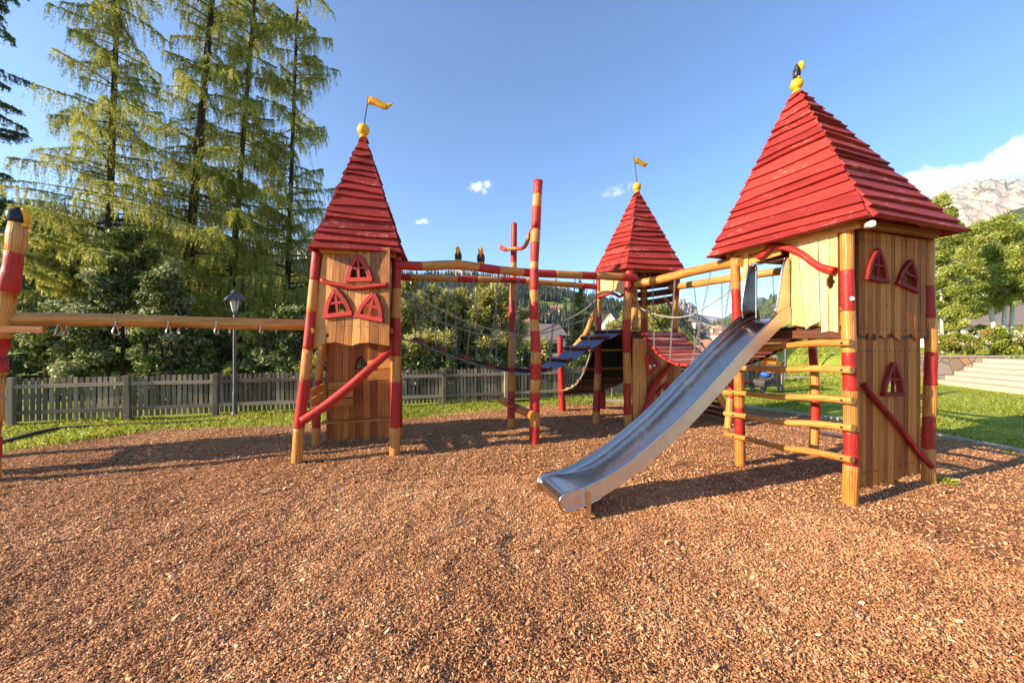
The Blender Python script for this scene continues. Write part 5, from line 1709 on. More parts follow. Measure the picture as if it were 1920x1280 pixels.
mb.build('rubber_deck', 'rubber_mat', bg_)
for t in slat_t:
    mb = MB(); e = (deck(t + .01, .5) - deck(t - .01, .5)).normalized(); sdv = (deck(t, 1) - deck(t, 0)).normalized(); upv = sdv.cross(e)
    mb.bar(deck(t, -.05, .02), deck(t, 1.05, .02), .105, .062, up=upv)
    mb.build('deck_slat', 'maroon_paint', bg_, bevel=.005)
tops_f = (800, 843, 889, 935, 972, 1008, 1042, 1078, 1113, 1150, 1180)
tops_b = (779, 817, 853, 893, 929, 978, 1010, 1050, 1077, 1100, 1115)
for i, t in enumerate(slat_t):
    mb = MB()
    p = on_beam(FB, tops_f[i])
    if p is not None: chain(mb, p - UP * .06, deck(t, -.02, .05))
    if mb.v: mb.build('hanger_chain', 'zinc_chain', bg_)
    mb = MB()
    p = on_beam(BB, tops_b[i])
    if p is not None: chain(mb, p - UP * .05, deck(t, 1.02, .05))
    if mb.v: mb.build('hanger_chain', 'zinc_chain', bg_)
for O_, U_, lst, nm in ((F0, UF, ((752, 540), (790, 560), (825, 580), (884, 607), (949, 622), (1000, 628), (1060, 612), (1110, 594), (1150, 576), (1176, 562)), 0),
                       (K0, (K1 - K0).normalized(), ((756, 548), (800, 590), (850, 612), (900, 626), (950, 631), (1000, 626), (1050, 605), (1090, 585), (1118, 562)), 1)):
    mb = MB()
    mb.tube([O_ + U_ * wall_hit(O_, U_, *p)[0] + UP * wall_hit(O_, U_, *p)[1] for p in lst], .0115, 8, wob=.15)
    mb.build('rope_handrail', 'rope_fibre', bg_)
for a_, b_ in ((F0 + Vector((0, -.05, 1.8)), deck(0, 0)), (K0 + Vector((0, 0, 1.8)), deck(0, 1))):
    mb = MB(); mb.tube([a_, b_], .012, 8); mb.build('end_rope', 'rope_fibre', bg_)

# ---------------------------------------------------------------- slatted bridge to the largest tower
b2 = empty('slat_bridge', (3.2, 6.5, 0), 'sagging hanging bridge of faded red slats leading to the largest tower', 'slat bridge', 'hanging bridges')
S0, S1 = V2(2.42, 7.02), V2(3.14, 5.02)
E0, E1 = V2(3.44, 7.62), V2(4.28, 5.40)
def sb_z(t): return 1.84 * (1 - t) + 1.80 * t - 2.2 * t * (1 - t) * (1 - .12 * (t - .5))
def sbp(t, s, dz=0): return S0.lerp(S1, t).lerp(E0.lerp(E1, t), s) + UP * (sb_z(t) + dz)
ns = 22
for i in range(ns):
    t = (i + .5) / ns
    mb = MB(); e = (sbp(t + .01, .5) - sbp(t - .01, .5)).normalized(); sdv = (sbp(t, 1) - sbp(t, 0)).normalized(); upv = sdv.cross(e)
    if upv.z < 0: upv = -upv
    j0, j1 = random.uniform(-.03, .01), random.uniform(-.01, .03)
    pa, pb = sbp(t, j0), sbp(t, 1 + j1)
    mb.bar(pa.lerp(pb, .06), pa.lerp(pb, .94), .074, .034, up=upv)
    for a_, b_ in ((pa, pa.lerp(pb, .06)), (pa.lerp(pb, .94), pb)):
        mb.bar(a_, b_, .077, .037, up=upv, mi=1)
    mb.build('slat', ['faded_red_plank', 'red_paint'], b2)
for s_ in (.10, .90):
    mb = MB(); mb.tube([sbp(i / 14, s_, -.035) for i in range(15)], .02, 8); mb.build('carrier_cable', 'black_rubber', b2)
for px, t, nm in ((1224, .16, 0), (1267, .34, 0), (1333, .56, 0), (1375, .8, 0)):
    p = on_beam(NB, px)
    mb = MB(); chain(mb, p - UP * .07, sbp(t, .02, .02)); mb.build('hanger_chain', 'zinc_chain', b2)
for px, t in ((1304, .22), (1355, .42), (1400, .62), (1450, .82)):
    p = on_beam(NB2, px)
    mb = MB(); chain(mb, p - UP * .06, sbp(t, .98, .02)); mb.build('hanger_chain', 'zinc_chain', b2)
US = (S1 - S0).normalized()
mb = MB()
mb.tube([S0 + US * wall_hit(S0, US, *p)[0] + UP * wall_hit(S0, US, *p)[1] for p in ((1184, 568), (1200, 577), (1221, 587), (1245, 593), (1265, 595), (1290, 592), (1312, 582), (1345, 562), (1374, 541))], .0115, 8, wob=.15)
mb.build('rope_handrail', 'rope_fibre', b2)
mb = MB()
mb.tube([E0 + UP * 2.30, E0.lerp(E1, .25) + UP * 1.98, E0.lerp(E1, .5) + UP * 1.86, E0.lerp(E1, .75) + UP * 1.96, E1 + UP * 2.25], .0115, 8, wob=.15)
mb.build('rope_handrail', 'rope_fibre', b2)

# ---------------------------------------------------------------- steel slide
sl = empty('playground_slide', (1.8, 3.9, 0), 'curved stainless steel slide coming down from the largest tower', 'slide')
R0 = V2(3.287, 4.363)
Usl = Vector((-.9437, -.3308, 0)).normalized()
Wv = Vector((-.160, .441, 0))
def PS(px, py): return wall_hit(R0, Usl, px, py)
rim = [(-.06, PS(1486, 574)[1] + .0)] + [PS(*p) for p in ((1474, 579), (1459, 588), (1437, 609), (1398, 648), (1354, 697), (1310, 745), (1266, 791), (1223, 829), (1179, 866), (1135, 894), (1104, 910), (1084, 917), (1064, 923))]
# smooth the outline
def spl(pts, k=5):
    out = []
    n = len(pts)
    for i in range(n - 1):
        p0, p1, p2, p3 = pts[max(i - 1, 0)], pts[i], pts[i + 1], pts[min(i + 2, n - 1)]
        for j in range(k):
            t = j / k
            out.append(tuple(.5 * ((2 * b) + (c - a) * t + (2 * a - 5 * b + 4 * c - d) * t * t + (3 * b - a - 3 * c + d) * t ** 3) for a, b, c, d in zip(p0, p1, p2, p3)))
    out.append(pts[-1])
    return out
rim = spl(rim, 4)
for _ in range(3):
    rim = [rim[0]] + [((rim[i - 1][0] + 2 * rim[i][0] + rim[i + 1][0]) / 4, (rim[i - 1][1] + 2 * rim[i][1] + rim[i + 1][1]) / 4) for i in range(1, len(rim) - 1)] + [rim[-1]]
we, ze = rim[-1]
er = .082
semi = [(we + er * math.sin(a), ze - er + er * math.cos(a)) for a in [math.pi * k / 12 for k in range(1, 13)]]
back = [(we - .10, ze - 2 * er)]
outl = rim + semi + back
def nrm2(L, i):
    a, b = L[max(i - 1, 0)], L[min(i + 1, len(L) - 1)]
    dx, dz = b[0] - a[0], b[1] - a[1]
    l = math.hypot(dx, dz) or 1
    return (-dz / l, dx / l)
def wz(w, z, f): return R0 + Usl * w + UP * z + Wv * f
nr_ = len(rim)
mb = MB()
sec = [(0.006, 0.0), (.006, .72), (.03, .93), (.09, 1.0), (.5, 1.0), (.91, 1.0), (.97, .93), (.994, .72), (.994, 0.0)]
acc = 0; prev = None
for i, (w, z) in enumerate(outl):
    nx, nz_ = nrm2(outl, i)
    d = .125
    left = (we - w)
    if i >= nr_: d = .014
    elif left < .55: d = .014 + (.125 - .014) * (lambda q: q * q * (3 - 2 * q))(max(0, left) / .55)
    if prev: acc += math.hypot(w - prev[0], z - prev[1])
    prev = (w, z)
    for (f, k) in sec:
        mb.v.append(wz(w - nx * d * k, z - nz_ * d * k, f))
    mb.r_ = None
    if i:
        ns_ = len(sec)
        for j in range(ns_ - 1):
            a = (i - 1) * ns_ + j; b = i * ns_ + j
            mb.face([a, a + 1, b + 1, b], [(j * .06, acc0), (j * .06 + .06, acc0), (j * .06 + .06, acc), (j * .06, acc)], .5, 0, True)
    acc0 = acc
ch = mb.build('chute', 'brushed_steel', sl)
md = ch.modifiers.new('thickness', 'SOLIDIFY'); md.thickness = .003
for f in (-.012, 1.012):
    mb = MB()
    off_ = Wv.normalized() * (.005 if f > .5 else -.005)
    low = []
    for i, (w, z) in enumerate(rim):
        nx, nz_ = nrm2(rim, i)
        left = max(0, we - w)
        dp = .150 if left > .4 else .164 - (.014) * left / .4
        low.append((w - nx * dp, z - nz_ * dp))
    for i in range(nr_):
        for (w, z) in (rim[i], low[i]):
            for s_ in (-1, 1): mb.v.append(wz(w, z, f) + off_ * s_)
    uvl = 0
    for i in range(nr_ - 1):
        x, y = i * 4, i * 4 + 4
        L = math.hypot(rim[i + 1][0] - rim[i][0], rim[i + 1][1] - rim[i][1])
        uv = [(0, uvl), (.15, uvl), (.15, uvl + L), (0, uvl + L)]
        for fa in ((x, x + 2, y + 2, y), (x + 1, y + 1, y + 3, x + 3), (x, y, y + 1, x + 1), (x + 2, x + 3, y + 3, y + 2)):
            mb.face(list(fa), uv, .5)
        uvl += L
    fan = [low[-1]] + [rim[-1]] + semi
    for s_ in (-1, 1):
        b = len(mb.v)
        for (w, z) in fan: mb.v.append(wz(w, z, f) + off_ * s_)
        idx = [b + i for i in range(len(fan))]
        mb.face(idx if s_ > 0 else idx[::-1], [(.1 + .0 * i, i * .02) for i in range(len(fan))], .5)
    mb.build('side_panel', 'satin_steel', sl)
    mb = MB()
    lowr = [q for q, r_ in zip(low, rim) if we - r_[0] < .34][::-1]
    mb.tube([wz(w, z, f) for (w, z) in rim[2:] + semi[:-1] + lowr], .0135, 10, spline=False)
    mb.build('rim_tube', 'brushed_steel', sl)
# tall guard wings at the top
for f, front_, rear_ in ((1.0, [(1393, 596), (1391, 574), (1396, 540), (1401, 514), (1407, 500), (1412, 497)], [(1419, 500), (1424, 512), (1425, 545), (1427, 603)]),
                         (0.0, [(1453, 588), (1458, 566), (1463, 530), (1468, 500), (1474, 485)], [(1480, 484), (1485, 492), (1486, 530), (1487, 576)])):
    O_ = R0 + Wv * f
    P_ = [wall_hit(O_, Usl, *p) for p in front_ + rear_]
    P_ = [(max(-.02, w), z) for w, z in P_]
    w3 = [O_ + Usl * w + UP * z for w, z in P_]
    mb = MB(); mb.poly(w3, Wv.normalized() * .006); mb.build('guard_wing', 'brushed_steel', sl)
    mb = MB(); mb.tube(w3, .0145, 10); mb.build('guard_rim', 'brushed_steel', sl)
    if f: tf = wall_hit(O_, Usl, 1413, 497)
    else: tn = wall_hit(O_, Usl, 1476, 484)
mb = MB(); mb.tube([R0 + Wv + Usl * tf[0] + UP * tf[1], R0 + Usl * tn[0] + UP * tn[1]], .012, 8); mb.build('cross_bar', 'brushed_steel', sl)
mb = MB()
lw = PS(1101, 915)[0]
for i in range(2):
    f = -.055 + 1.08 * i
    zt = .27
    q = R0 + Usl * lw + Wv * f
    mb = MB()
    mb.bar(q + UP * -.06, q + UP * zt, .006, .045, up=Usl)
    mb.bar(q + Wv.normalized() * .02 + UP * -.06, q + Wv.normalized() * .02 + UP * zt, .045, .006, up=Usl)
    mb.build('support_leg', 'brushed_steel', sl)
mb = MB(); mb.bar(R0 + Usl * .0 + UP * 1.77 + Wv * .05, R0 + Usl * .0 + UP * 1.77 + Wv * .95, .05, .05); mb.build('mount_bracket', 'dark_iron', sl)

# ---------------------------------------------------------------- carved totem pole and ring beam
tp = empty('totem_pole', (-6.04, 4.36, 0), 'leaning red and yellow striped totem pole with carved bird head at the left edge', 'totem pole')
mb = MB()
tot = [(33, 462, .15, 0), (34, 430, .16, 0), (31, 421, .165, 0)]
cpts = [(34, 418, .118), (32, 440, .138), (29, 470, .135), (27, 471, .122), (22, 510, .128), (20, 513, .142), (15, 545, .14), (14, 548, .125), (10, 580, .122), (6, 596, .13), (5, 622, .13), (3, 634, .125), (1, 652, .115), (-4, 672, .085), (-4, 673, .135), (-5, 698, .13), (-7, 700, .12), (-8, 722, .118), (-10, 745, .10), (-10, 746, .125), (-11, 785, .12), (-14, 788, .115), (-16, 820, .10), (-16, 821, .13), (-17, 858, .128), (-18, 912, .13)]
mb.tube([at(x, y, 4.36) for x, y, r in cpts], [r * .62 for *_, r in cpts], 18, wob=.04, key='y', spline=False, step=.08,
        bands=[(471, 0), (546, 1), (633, 0), (698, 1), (788, 0), (858, 1), (999, 0)])
mb.build('shaft', WR, tp)
mb = MB()
hc = at(33, 404, 4.36)
mb.ball(hc + UP * -.02, .082, .088, .12, 16, 12, wob=.15)
mb.build('bird_head', 'black_paint', tp)
mb = MB()
mb.tube([hc + Vector((.06, .0, .075)), hc + Vector((.10, .005, .02)), hc + Vector((.105, .005, -.05)), hc + Vector((.09, .0, -.10))], [.025, .034, .028, .014], 12)
mb.bar(hc + Vector((.03, .0, -.115)), hc + Vector((.13, .01, -.115)), .06, .04)
mb.build('beak', 'yellow_paint', tp, bevel=.006)
lb = [at(-60, 600, 4.30), at(10, 599, 4.40), at(150, 599, 4.62), at(300, 602, 4.9), at(450, 607, 5.22), at(582, 609, 5.50)]
rbm = empty('ring_beam', (-4.5, 4.9, 1.9), 'long horizontal log beam with hanging climbing rings reaching the left tower', 'ring beam')
mb = MB(); mb.tube(lb, [.085, .088, .083, .078, .08, .078], 18, wob=.07, step=.08)
mb.build('beam_log', 'honey_wood', rbm)
mb = MB(); mb.bar(at(-40, 616, 4.26), at(83, 618, 4.42), .05, .075); mb.build('bracket_board', 'russet_plank', rbm)
for i, (xa, xb, Y) in enumerate(((111, 124, 4.6), (217, 239, 4.75), (316, 335, 4.93), (406, 431, 5.1), (490, 518, 5.33))):
    for x, dy, rot in ((xa, -.12, 1.9), (xb, .10, 2.15)):
        mb = MB()
        top = at(x, 606, Y + dy * .6)
        ax = Vector((math.cos(rot), math.sin(rot), 0))
        h = .145
        pts = [top, top - UP * h * .5 + ax * .04, top - UP * h * .88 + ax * .062, top - UP * h + ax * .045, top - UP * h - ax * .045, top - UP * h * .88 - ax * .062, top - UP * h * .5 - ax * .04, top + UP * .004]
        mb.tube(pts, .009, 8, step=.02)
        mb.tube([top + UP * .03, top - UP * .01], .012, 8)
        mb.build('hand_ring', 'brushed_steel', rbm)

# screw heads in the plank walls
def screws(parent, O, U, N, rows, off):
    mb = MB()
    for (u0, u1, z, n) in rows:
        for i in range(n):
            u = u0 + (u1 - u0) * (i + .5) / n
            for s_ in (-.012, .012):
                p = V2(O.x, O.y) + U * (u + s_) + UP * (z + random.uniform(-.006, .006)) + N * off
                mb.tube([p, p + N * .004], [.006, .005], 6, spline=False)
    mb.build('screw_heads', 'dark_iron', parent)
screws(rt, B, Ub, Nb, [(.09, 1.31, 1.78, 14), (.09, 1.31, 2.70, 14)], .032)
screws(rt, B, Ub, Nb, [(.10, 1.28, .28, 13), (.10, 1.28, 1.55, 13)], .004)
screws(lt, Of_, Uf, Nf, [(.0, .9, 1.86, 8), (.0, .88, 2.78, 8)], .026)
screws(rt, A, Ua, Na, [(.60, 1.17, 1.84, 5), (.66, 1.17, 2.74, 5)], .046)
# ================================================================ HOUSES
def house(name, label, cat, p, w, d, h, rh, rz, wall, roof, over=.6, hip=0.0, wins=None, group=None, parts=True, ridge_x=True):
    root = empty(name, p, label, cat, group, rz)
    M = Matrix.Translation(p) @ Matrix.Rotation(rz, 4, 'Z')
    M3 = M.to_3x3()
    def T(x, y, z): return M @ Vector((x, y, z))
    mb = MB()
    mb.box(T(0, 0, h / 2 - 1), M3 @ Vector((w / 2, 0, 0)), M3 @ Vector((0, d / 2, 0)), Vector((0, 0, h / 2 + 1)))
    if hip < .1:
        for s in (-1, 1):
            tri = [T(s * w / 2 * .999, -d / 2, h), T(s * w / 2 * .999, d / 2, h), T(s * w / 2 * .999, 0, h + rh)]
            mb.poly(tri, (M3 @ Vector((-s * .1, 0, 0))))
    mb.build('wall', wall, root)
    mb = MB()
    W, Dd = w / 2 + over, d / 2 + over
    e = h - over * rh / (d / 2)
    rx = W * (1 - hip)
    th_ = .25
    a, b, c, dd_ = T(-W, -Dd, e), T(W, -Dd, e), T(W, Dd, e), T(-W, Dd, e)
    r0, r1 = T(-rx, 0, h + rh), T(rx, 0, h + rh)
    up = Vector((0, 0, th_))
    mb.poly([a, b, r1, r0], up); mb.poly([c, dd_, r0, r1], up)
    if hip >= .1:
        mb.poly([b, c, r1], up * .99); mb.poly([dd_, a, r0], up * .99)
    mb.build('roof', roof, root)
    if wins:
        for (x0, z0, ww, hh) in wins:
            mb = MB(); mb.box(T(x0, -d / 2 - .02, z0), M3 @ Vector((ww / 2, 0, 0)), M3 @ Vector((0, .04, 0)), Vector((0, 0, hh / 2)))
            mb.build('window', 'dark_glass', root)
    return root
def copy_tree(o, parent=None):
    c = o.copy(); COL.objects.link(c)
    if parent is not None:
        c.parent = parent; c.matrix_parent_inverse = o.matrix_parent_inverse.copy()
    for ch in list(o.children): copy_tree(ch, c)
    return c
# far town: four kinds, then copies
kinds = []
hz = random.Random(3)
gw = lambda w, rows, n, h: [(-w / 2 + w * (i + .5) / n, h * (r + .5) / rows + .3, w / n * .32, h / rows * .42) for r in range(rows) for i in range(n)]
town_lab = [('white village house with pale brown roof in the distant town', 'plaster_white', 'roof_terracotta', 13, 10, 7, 3.2, 0),
            ('cream village house with reddish hip roof in the distant town', 'plaster_cream', 'roof_terracotta', 15, 11, 8, 2.8, .35),
            ('ochre village house with brown roof in the distant town', 'plaster_ochre', 'roof_terracotta', 11, 9, 7, 3.0, 0),
            ('white village house with dark grey roof in the distant town', 'plaster_white', 'roof_dark', 14, 10, 7, 3.4, 0),
            ('wide white apartment block with terracotta roof in the distant town', 'plaster_white', 'roof_terracotta', 22, 12, 11, 2.8, .25)]
protos = []
count = [0] * 5
spots = []
for i in range(150):
    k = hz.choices(range(5), [5, 5, 3, 3, 1.6])[0]
    D = 225 + 720 * hz.random() ** 1.25
    px = hz.uniform(1284, 1402) if i < 135 else hz.uniform(985, 1075)
    if i >= 135: D = hz.uniform(330, 520)
    x = (px - 960) / F * D
    if i < 135: z = tz(x, D)
    else:
        ii = int((D - 150) / 750 * 39); jj = int((px - 380) / 3)
        z = float(H2[ii, min(jj, H2.shape[1] - 1), 2])
    if any(abs(x - a) < 13 and abs(D - b) < 14 for a, b in spots): continue
    spots.append((x, D))
    lab, wall, roof, w, d, h, rh, hip = town_lab[k]
    if count[k] == 0:
        o = house('village_house', lab, 'house', Vector((0, 0, 0)), w, d, h, rh, 0, wall, roof, 1.0, hip, gw(w, 3 if k == 4 else 2, 5 if k == 4 else 4, h), 'houses of the distant town')
        protos.append(o); kinds.append(k)
    else:
        o = copy_tree(protos[kinds.index(k)])
    count[k] += 1
    o.location = (x, D, z); o.rotation_euler = (0, 0, hz.choice((0, math.pi / 2)) + hz.uniform(-.5, .5))
    s = hz.uniform(.8, 1.12); o.scale = (s, s, s)
# nearer houses
def hx(px, D): return (px - 960) / F * D
house('gabled_house', 'beige house with steep dark grey gable seen through the middle tower', 'house', Vector((hx(1150, 95), 95, -4.5)), 9, 9, 7.5, 6.0, R(62), 'plaster_cream', 'roof_dark', .5, 0, gw(9, 2, 3, 7), None)
house('gabled_house', 'white house half hidden by trees behind the striped poles', 'house', Vector((hx(985, 48), 48, -3.6)), 8, 7, 5.5, 1.8, R(14), 'plaster_white', 'roof_slate', .6, 0, gw(8, 2, 3, 5.5), None)
house('long_house', 'long low house with pale tiled roof left of the small spruce', 'house', Vector((hx(1022, 80), 80, -6.6)), 14, 10, 7.0, 2.4, R(-6), 'plaster_cream', 'roof_slate', .8, .3, gw(14, 2, 5, 6.5), None)
house('gabled_house', 'small white house with reddish roof glimpsed between the trees left of the poles', 'house', Vector((hx(948, 70), 70, -3.5)), 9, 8, 7.6, 2.0, R(-18), 'plaster_white', 'roof_terracotta', .6, 0, gw(9, 2, 3, 7), None)
house('hip_roof_house', 'white house with wide grey hip roof behind the birches at the right', 'house', Vector((52.5, 41, 1.0)), 19, 13, 2.6, 2.6, R(-24), 'plaster_white', 'roof_slate', .9, .42, [(-7.6, 1.0, 1.1, .16), (-7.6, 1.6, 1.1, .16), (2, 1.4, 1.4, .9)], None)
house('chalet', 'brown and white chalet with flat brown gable beyond the hip roofed house', 'house', Vector((80, 68, 1.0)), 9, 9, 4.6, 1.4, R(-30), 'plaster_white', 'roof_dark', 1.2, 0, gw(9, 2, 4, 4.6), None)
house('chalet', 'house with orange tiled roof behind the grey hip roof at the right edge', 'house', Vector((95, 72, 2.0)), 12, 10, 5.8, 2.4, R(-20), 'plaster_cream', 'roof_terracotta', 1.0, 0, gw(12, 2, 4, 5.0), None)

# ================================================================ FOLIAGE
def orient(g, n):
    a = g.normal(size=(n, 3)); a /= np.linalg.norm(a, axis=1, keepdims=True)
    b = g.normal(size=(n, 3)); b -= a * (a * b).sum(1, keepdims=True); b /= np.linalg.norm(b, axis=1, keepdims=True)
    return a, b
def leaf_cloud(g, cen, rad, n, size, clumps=60, spread=.20, hollow=.55, low=-1.0, elong=1.7):
    """leaf quads gathered in clumps in an ellipsoid"""
    cen = np.array(cen); rad = np.array(rad)
    d = g.normal(size=(clumps, 3)); d /= np.linalg.norm(d, axis=1, keepdims=True)
    d[:, 2] = np.maximum(d[:, 2], low)
    r = hollow + (1 - hollow) * g.random(clumps) ** .6
    r *= g.uniform(.75, 1.12, clumps)
    cc = d * r[:, None] * rad
    cs = g.uniform(.6, 1.5, clumps) * spread * rad.mean()
    wts = cs ** 2; wts /= wts.sum()
    k = g.choice(clumps, n, p=wts)
    off = g.normal(size=(n, 3)); off /= np.linalg.norm(off, axis=1, keepdims=True)
    off *= (g.random(n) ** .5)[:, None] * np.array([1, 1, .75])
    c = cen + cc[k] + off * cs[k][:, None] + g.normal(size=(n, 3)) * size * .8
    a, b = orient(g, n)
    b[:, 2] *= .6
    s = size * g.uniform(.55, 1.3, n)[:, None]
    V = np.stack([c - a * s * elong / 2, c - b * s * .5, c + a * s * elong / 2, c + b * s * .5], 1).reshape(-1, 3)
    base = g.random(clumps)
    col = np.clip(base[k] * .45 + g.random(n) * .55 + .0, 0, 1)
    return V, col
def tree(name, label, cat, px, Y, top_y, crown_px, base_y=None, n=14000, size=.07, mat='willow_leaves', trunk_mat='bark_wood', trunk_r=.08, group=None, clumps=60, spread=.22, depth=1.0, multi=1, seed=0, ground=None, hollow=.5, low=-.9, lobes=1, limbs=9):
    g = np.random.default_rng(seed + int(px) * 7)
    rnd = random.Random(seed + int(px))
    x = hx(px, Y); zg = tz(x, Y) if ground is None else ground
    ztop = H + (640 - top_y) / F * Y
    zb = zg + .25 * (ztop - zg) if base_y is None else H + (640 - base_y) / F * Y
    rx = crown_px / F * Y / 2 * Y / math.hypot(x, Y)
    root = empty(name, (x, Y, zg), label, cat, group)
    Vs, Cs = [], []
    for l in range(lobes):
        if lobes == 1: c = (x, Y, (ztop + zb) / 2); rr_ = (rx, rx * depth, (ztop - zb) / 2)
        else:
            f = l / (lobes - 1)
            c = (x + rnd.uniform(-.35, .35) * rx, Y + rnd.uniform(-.3, .3) * rx, zb + (ztop - zb) * (.25 + .5 * f))
            rr_ = (rx * (.95 - .3 * f), rx * depth * (.95 - .3 * f), (ztop - zb) * .33)
        v, cc = leaf_cloud(g, c, rr_, n // lobes, size, clumps // (1 if lobes == 1 else 2), spread, hollow, low)
        Vs.append(v); Cs.append(cc)
    np_mesh('crown', np.concatenate(Vs), 4, np.concatenate(Cs), mat, root)
    mb = MB()
    for m_ in range(multi):
        bx = x + (m_ - (multi - 1) / 2) * .35 + rnd.uniform(-.05, .05)
        tx_ = x + (m_ - (multi - 1) / 2) * rx * .5
        mid = Vector(((bx + tx_) / 2 + rnd.uniform(-.1, .1), Y + rnd.uniform(-.15, .15), (zg + ztop) / 2))
        topp = Vector((tx_, Y, zb + (ztop - zb) * (.55 if name == 'birch_tree' else .82)))
        pts = [Vector((bx, Y, zg - .2)), Vector((bx, Y, zg)).lerp(mid, .5), mid, topp]
        mb.tube(pts, [trunk_r * 1.2, trunk_r, trunk_r * .7, trunk_r * .15], 8, wob=.1, step=.2)
        for q in range(limbs):
            t = rnd.uniform(.25, .95)
            st_ = pts[1].lerp(topp, t)
            a = rnd.uniform(0, 2 * math.pi); L = rx * rnd.uniform(.5, .95) * (1.1 - .6 * t)
            en = st_ + Vector((math.cos(a) * L, math.sin(a) * L * depth, L * rnd.uniform(.2, .9)))
            mb.tube([st_, st_.lerp(en, .5) + Vector((0, 0, -.04 * L)), en], [trunk_r * .35, trunk_r * .22, trunk_r * .06], 5, step=.3)
    mb.build('trunk', trunk_mat, root)
    return root

# --- needle trees
def needle_crown(g, base, height, z_lo, r_of, nb, strings, hang, blade, droop, lean=(0, 0), bw=.26, rise=.25, up_tip=.0, dens=1.0, dirs=None):
    """returns (verts, colours, branch list)"""
    Vs, Cs, BR = [], [], []
    for b in range(nb):
        t = (b + g.random()) / nb
        z = z_lo + (height - z_lo) * t
        if z > 15.5 and g.random() < .75: continue
        L = r_of(t) * g.uniform(.35, 1.2)
        if L < .1: continue
        az = g.uniform(0, 2 * math.pi) if dirs is None else dirs(g)
        dv = np.array([math.cos(az), math.sin(az), 0.0]); sd = np.array([-dv[1], dv[0], 0.0])
        o = np.array([base[0] + lean[0] * z, base[1] + lean[1] * z, base[2] + z])
        ri, dr = rise * g.uniform(.3, 1.5), droop * g.uniform(.6, 1.4)
        def bp(s):
            s = np.asarray(s)
            return o + dv * L * s[:, None] + np.array([0, 0, 1.0]) * (L * (ri * s - dr * s ** 2 + up_tip * s ** 4))[:, None]
        sub = bp(np.linspace(0, 1, 6))
        BR.append((sub, L))
        m = max(4, int(strings * L))
        s = g.uniform(.12, 1.0, m) ** .8
        lat = g.uniform(-1, 1, m) * bw * L * (1.15 - s) * 1.0
        att = bp(s) + sd * lat[:, None] - np.array([0, 0, 1.0]) * (np.abs(lat) * .25)[:, None]
        hl = hang * g.uniform(.25, 1.0, m) * (1.1 - .4 * s)
        outw = dv * (.25 * hl)[:, None] * g.uniform(-.2, 1.0, m)[:, None] + sd * (np.sign(lat) * .25 * hl)[:, None]
        # needles along the strings, and along the twig that leads to them
        k = max(3, int(hang / .03 * dens))
        u = (np.arange(k) + .5) / k
        P = att[:, None] + outw[:, None] * (u ** .7)[None, :, None] - np.array([0, 0, 1.0]) * (hl[:, None] * (u ** 1.15)[None, :])[:, :, None]
        P = P.reshape(-1, 3)
        tw = bp(s * .96)[:, None] * (1 - u[None, :, None]) + att[:, None] * u[None, :, None]
        tw = tw.reshape(-1, 3)
        tw = tw[g.random(len(tw)) < .45]
        ax = bp(g.random(int(14 * L * dens)) ** .8) if L > .3 else bp(g.random(4))
        P = np.concatenate([P, tw, ax]) + g.normal(size=(len(P) + len(tw) + len(ax), 3)) * .012
        n = len(P)
        a, bb = orient(g, n)
        a[:, 2] -= .35; a /= np.linalg.norm(a, axis=1, keepdims=True)
        sz = blade * g.uniform(.6, 1.3, n)[:, None]
        V = np.stack([P - a * sz * .5 + bb * sz * .15, P - a * sz * .35 - bb * sz * .17, P + a * sz * .6], 1).reshape(-1, 3)
        Vs.append(V)
        c0 = g.random()
        Cs.append(np.clip(.3 * c0 + .7 * g.random(n), 0, 1))
    return np.concatenate(Vs), np.concatenate(Cs), BR
def needle_tree(name, label, cat, pts, seed, height, z_lo, r_of, nb, strings, hang, blade, droop, mat, r0, group, rise=.25, up_tip=0, dens=1.0, bw=.26, dirs=None):
    """pts: trunk line from foot to top"""
    g = np.random.default_rng(seed)
    base = pts[0]; top = pts[-1]
    lean = ((top.x - base.x) / (top.z - base.z), (top.y - base.y) / (top.z - base.z))
    root = empty(name, base, label, cat, group)
    V, C, BR = needle_crown(g, (base.x, base.y, base.z), height, z_lo, r_of, nb, strings, hang, blade, droop, lean, bw, rise, up_tip, dens, dirs)
    np_mesh('crown', V, 3, C, mat, root)
    mb = MB()
    n = len(pts)
    mb.tube(pts, [r0 * (1 - .85 * i / (n - 1)) for i in range(n)], 12, wob=.07, step=.25)
    for sub, L in BR:
        q = [Vector(p) for p in sub]
        mb.tube(q, [.028 * L * .5 + .008, .022 * L * .4 + .006, .012, .009, .006, .003], 5, step=.6)
    mb.build('trunk', 'bark_wood', root)
    return root
def line(px0, py0, px1, py1, Y, zg, zt):
    """trunk through two seen points, carried down to the ground and up to height zt"""
    a, b = at(px0, py0, Y), at(px1, py1, Y)
    d = (b - a) / (b.z - a.z)
    return [a + d * (z - a.z) for z in [zg + (zt - zg) * k / 6 for k in range(7)]]
lr = lambda base, top: (lambda t: base * (1 - t) ** .55 * (.75 + .25 * math.sin(t * 9)) + top)
LG = 'tall larches beyond the fence'
needle_tree('larch_tree', 'leftmost of the tall larches, hanging its foliage over the silvery shrub', 'larch', line(203, 450, 216, 120, 12.6, -.4, 19.5), 31, 19.5, 3.0, lr(3.0, .3), 180, 27, .95, .062, .12, 'larch_needles', .14, LG, rise=.1)
needle_tree('larch_tree', 'larch with the thickest leaning bare trunk, second from the left', 'larch', line(345, 580, 392, 60, 12.8, -.4, 20.5), 32, 20.5, 1.4, lr(3.0, .3), 185, 27, .90, .062, .14, 'larch_needles', .18, LG, rise=.1)
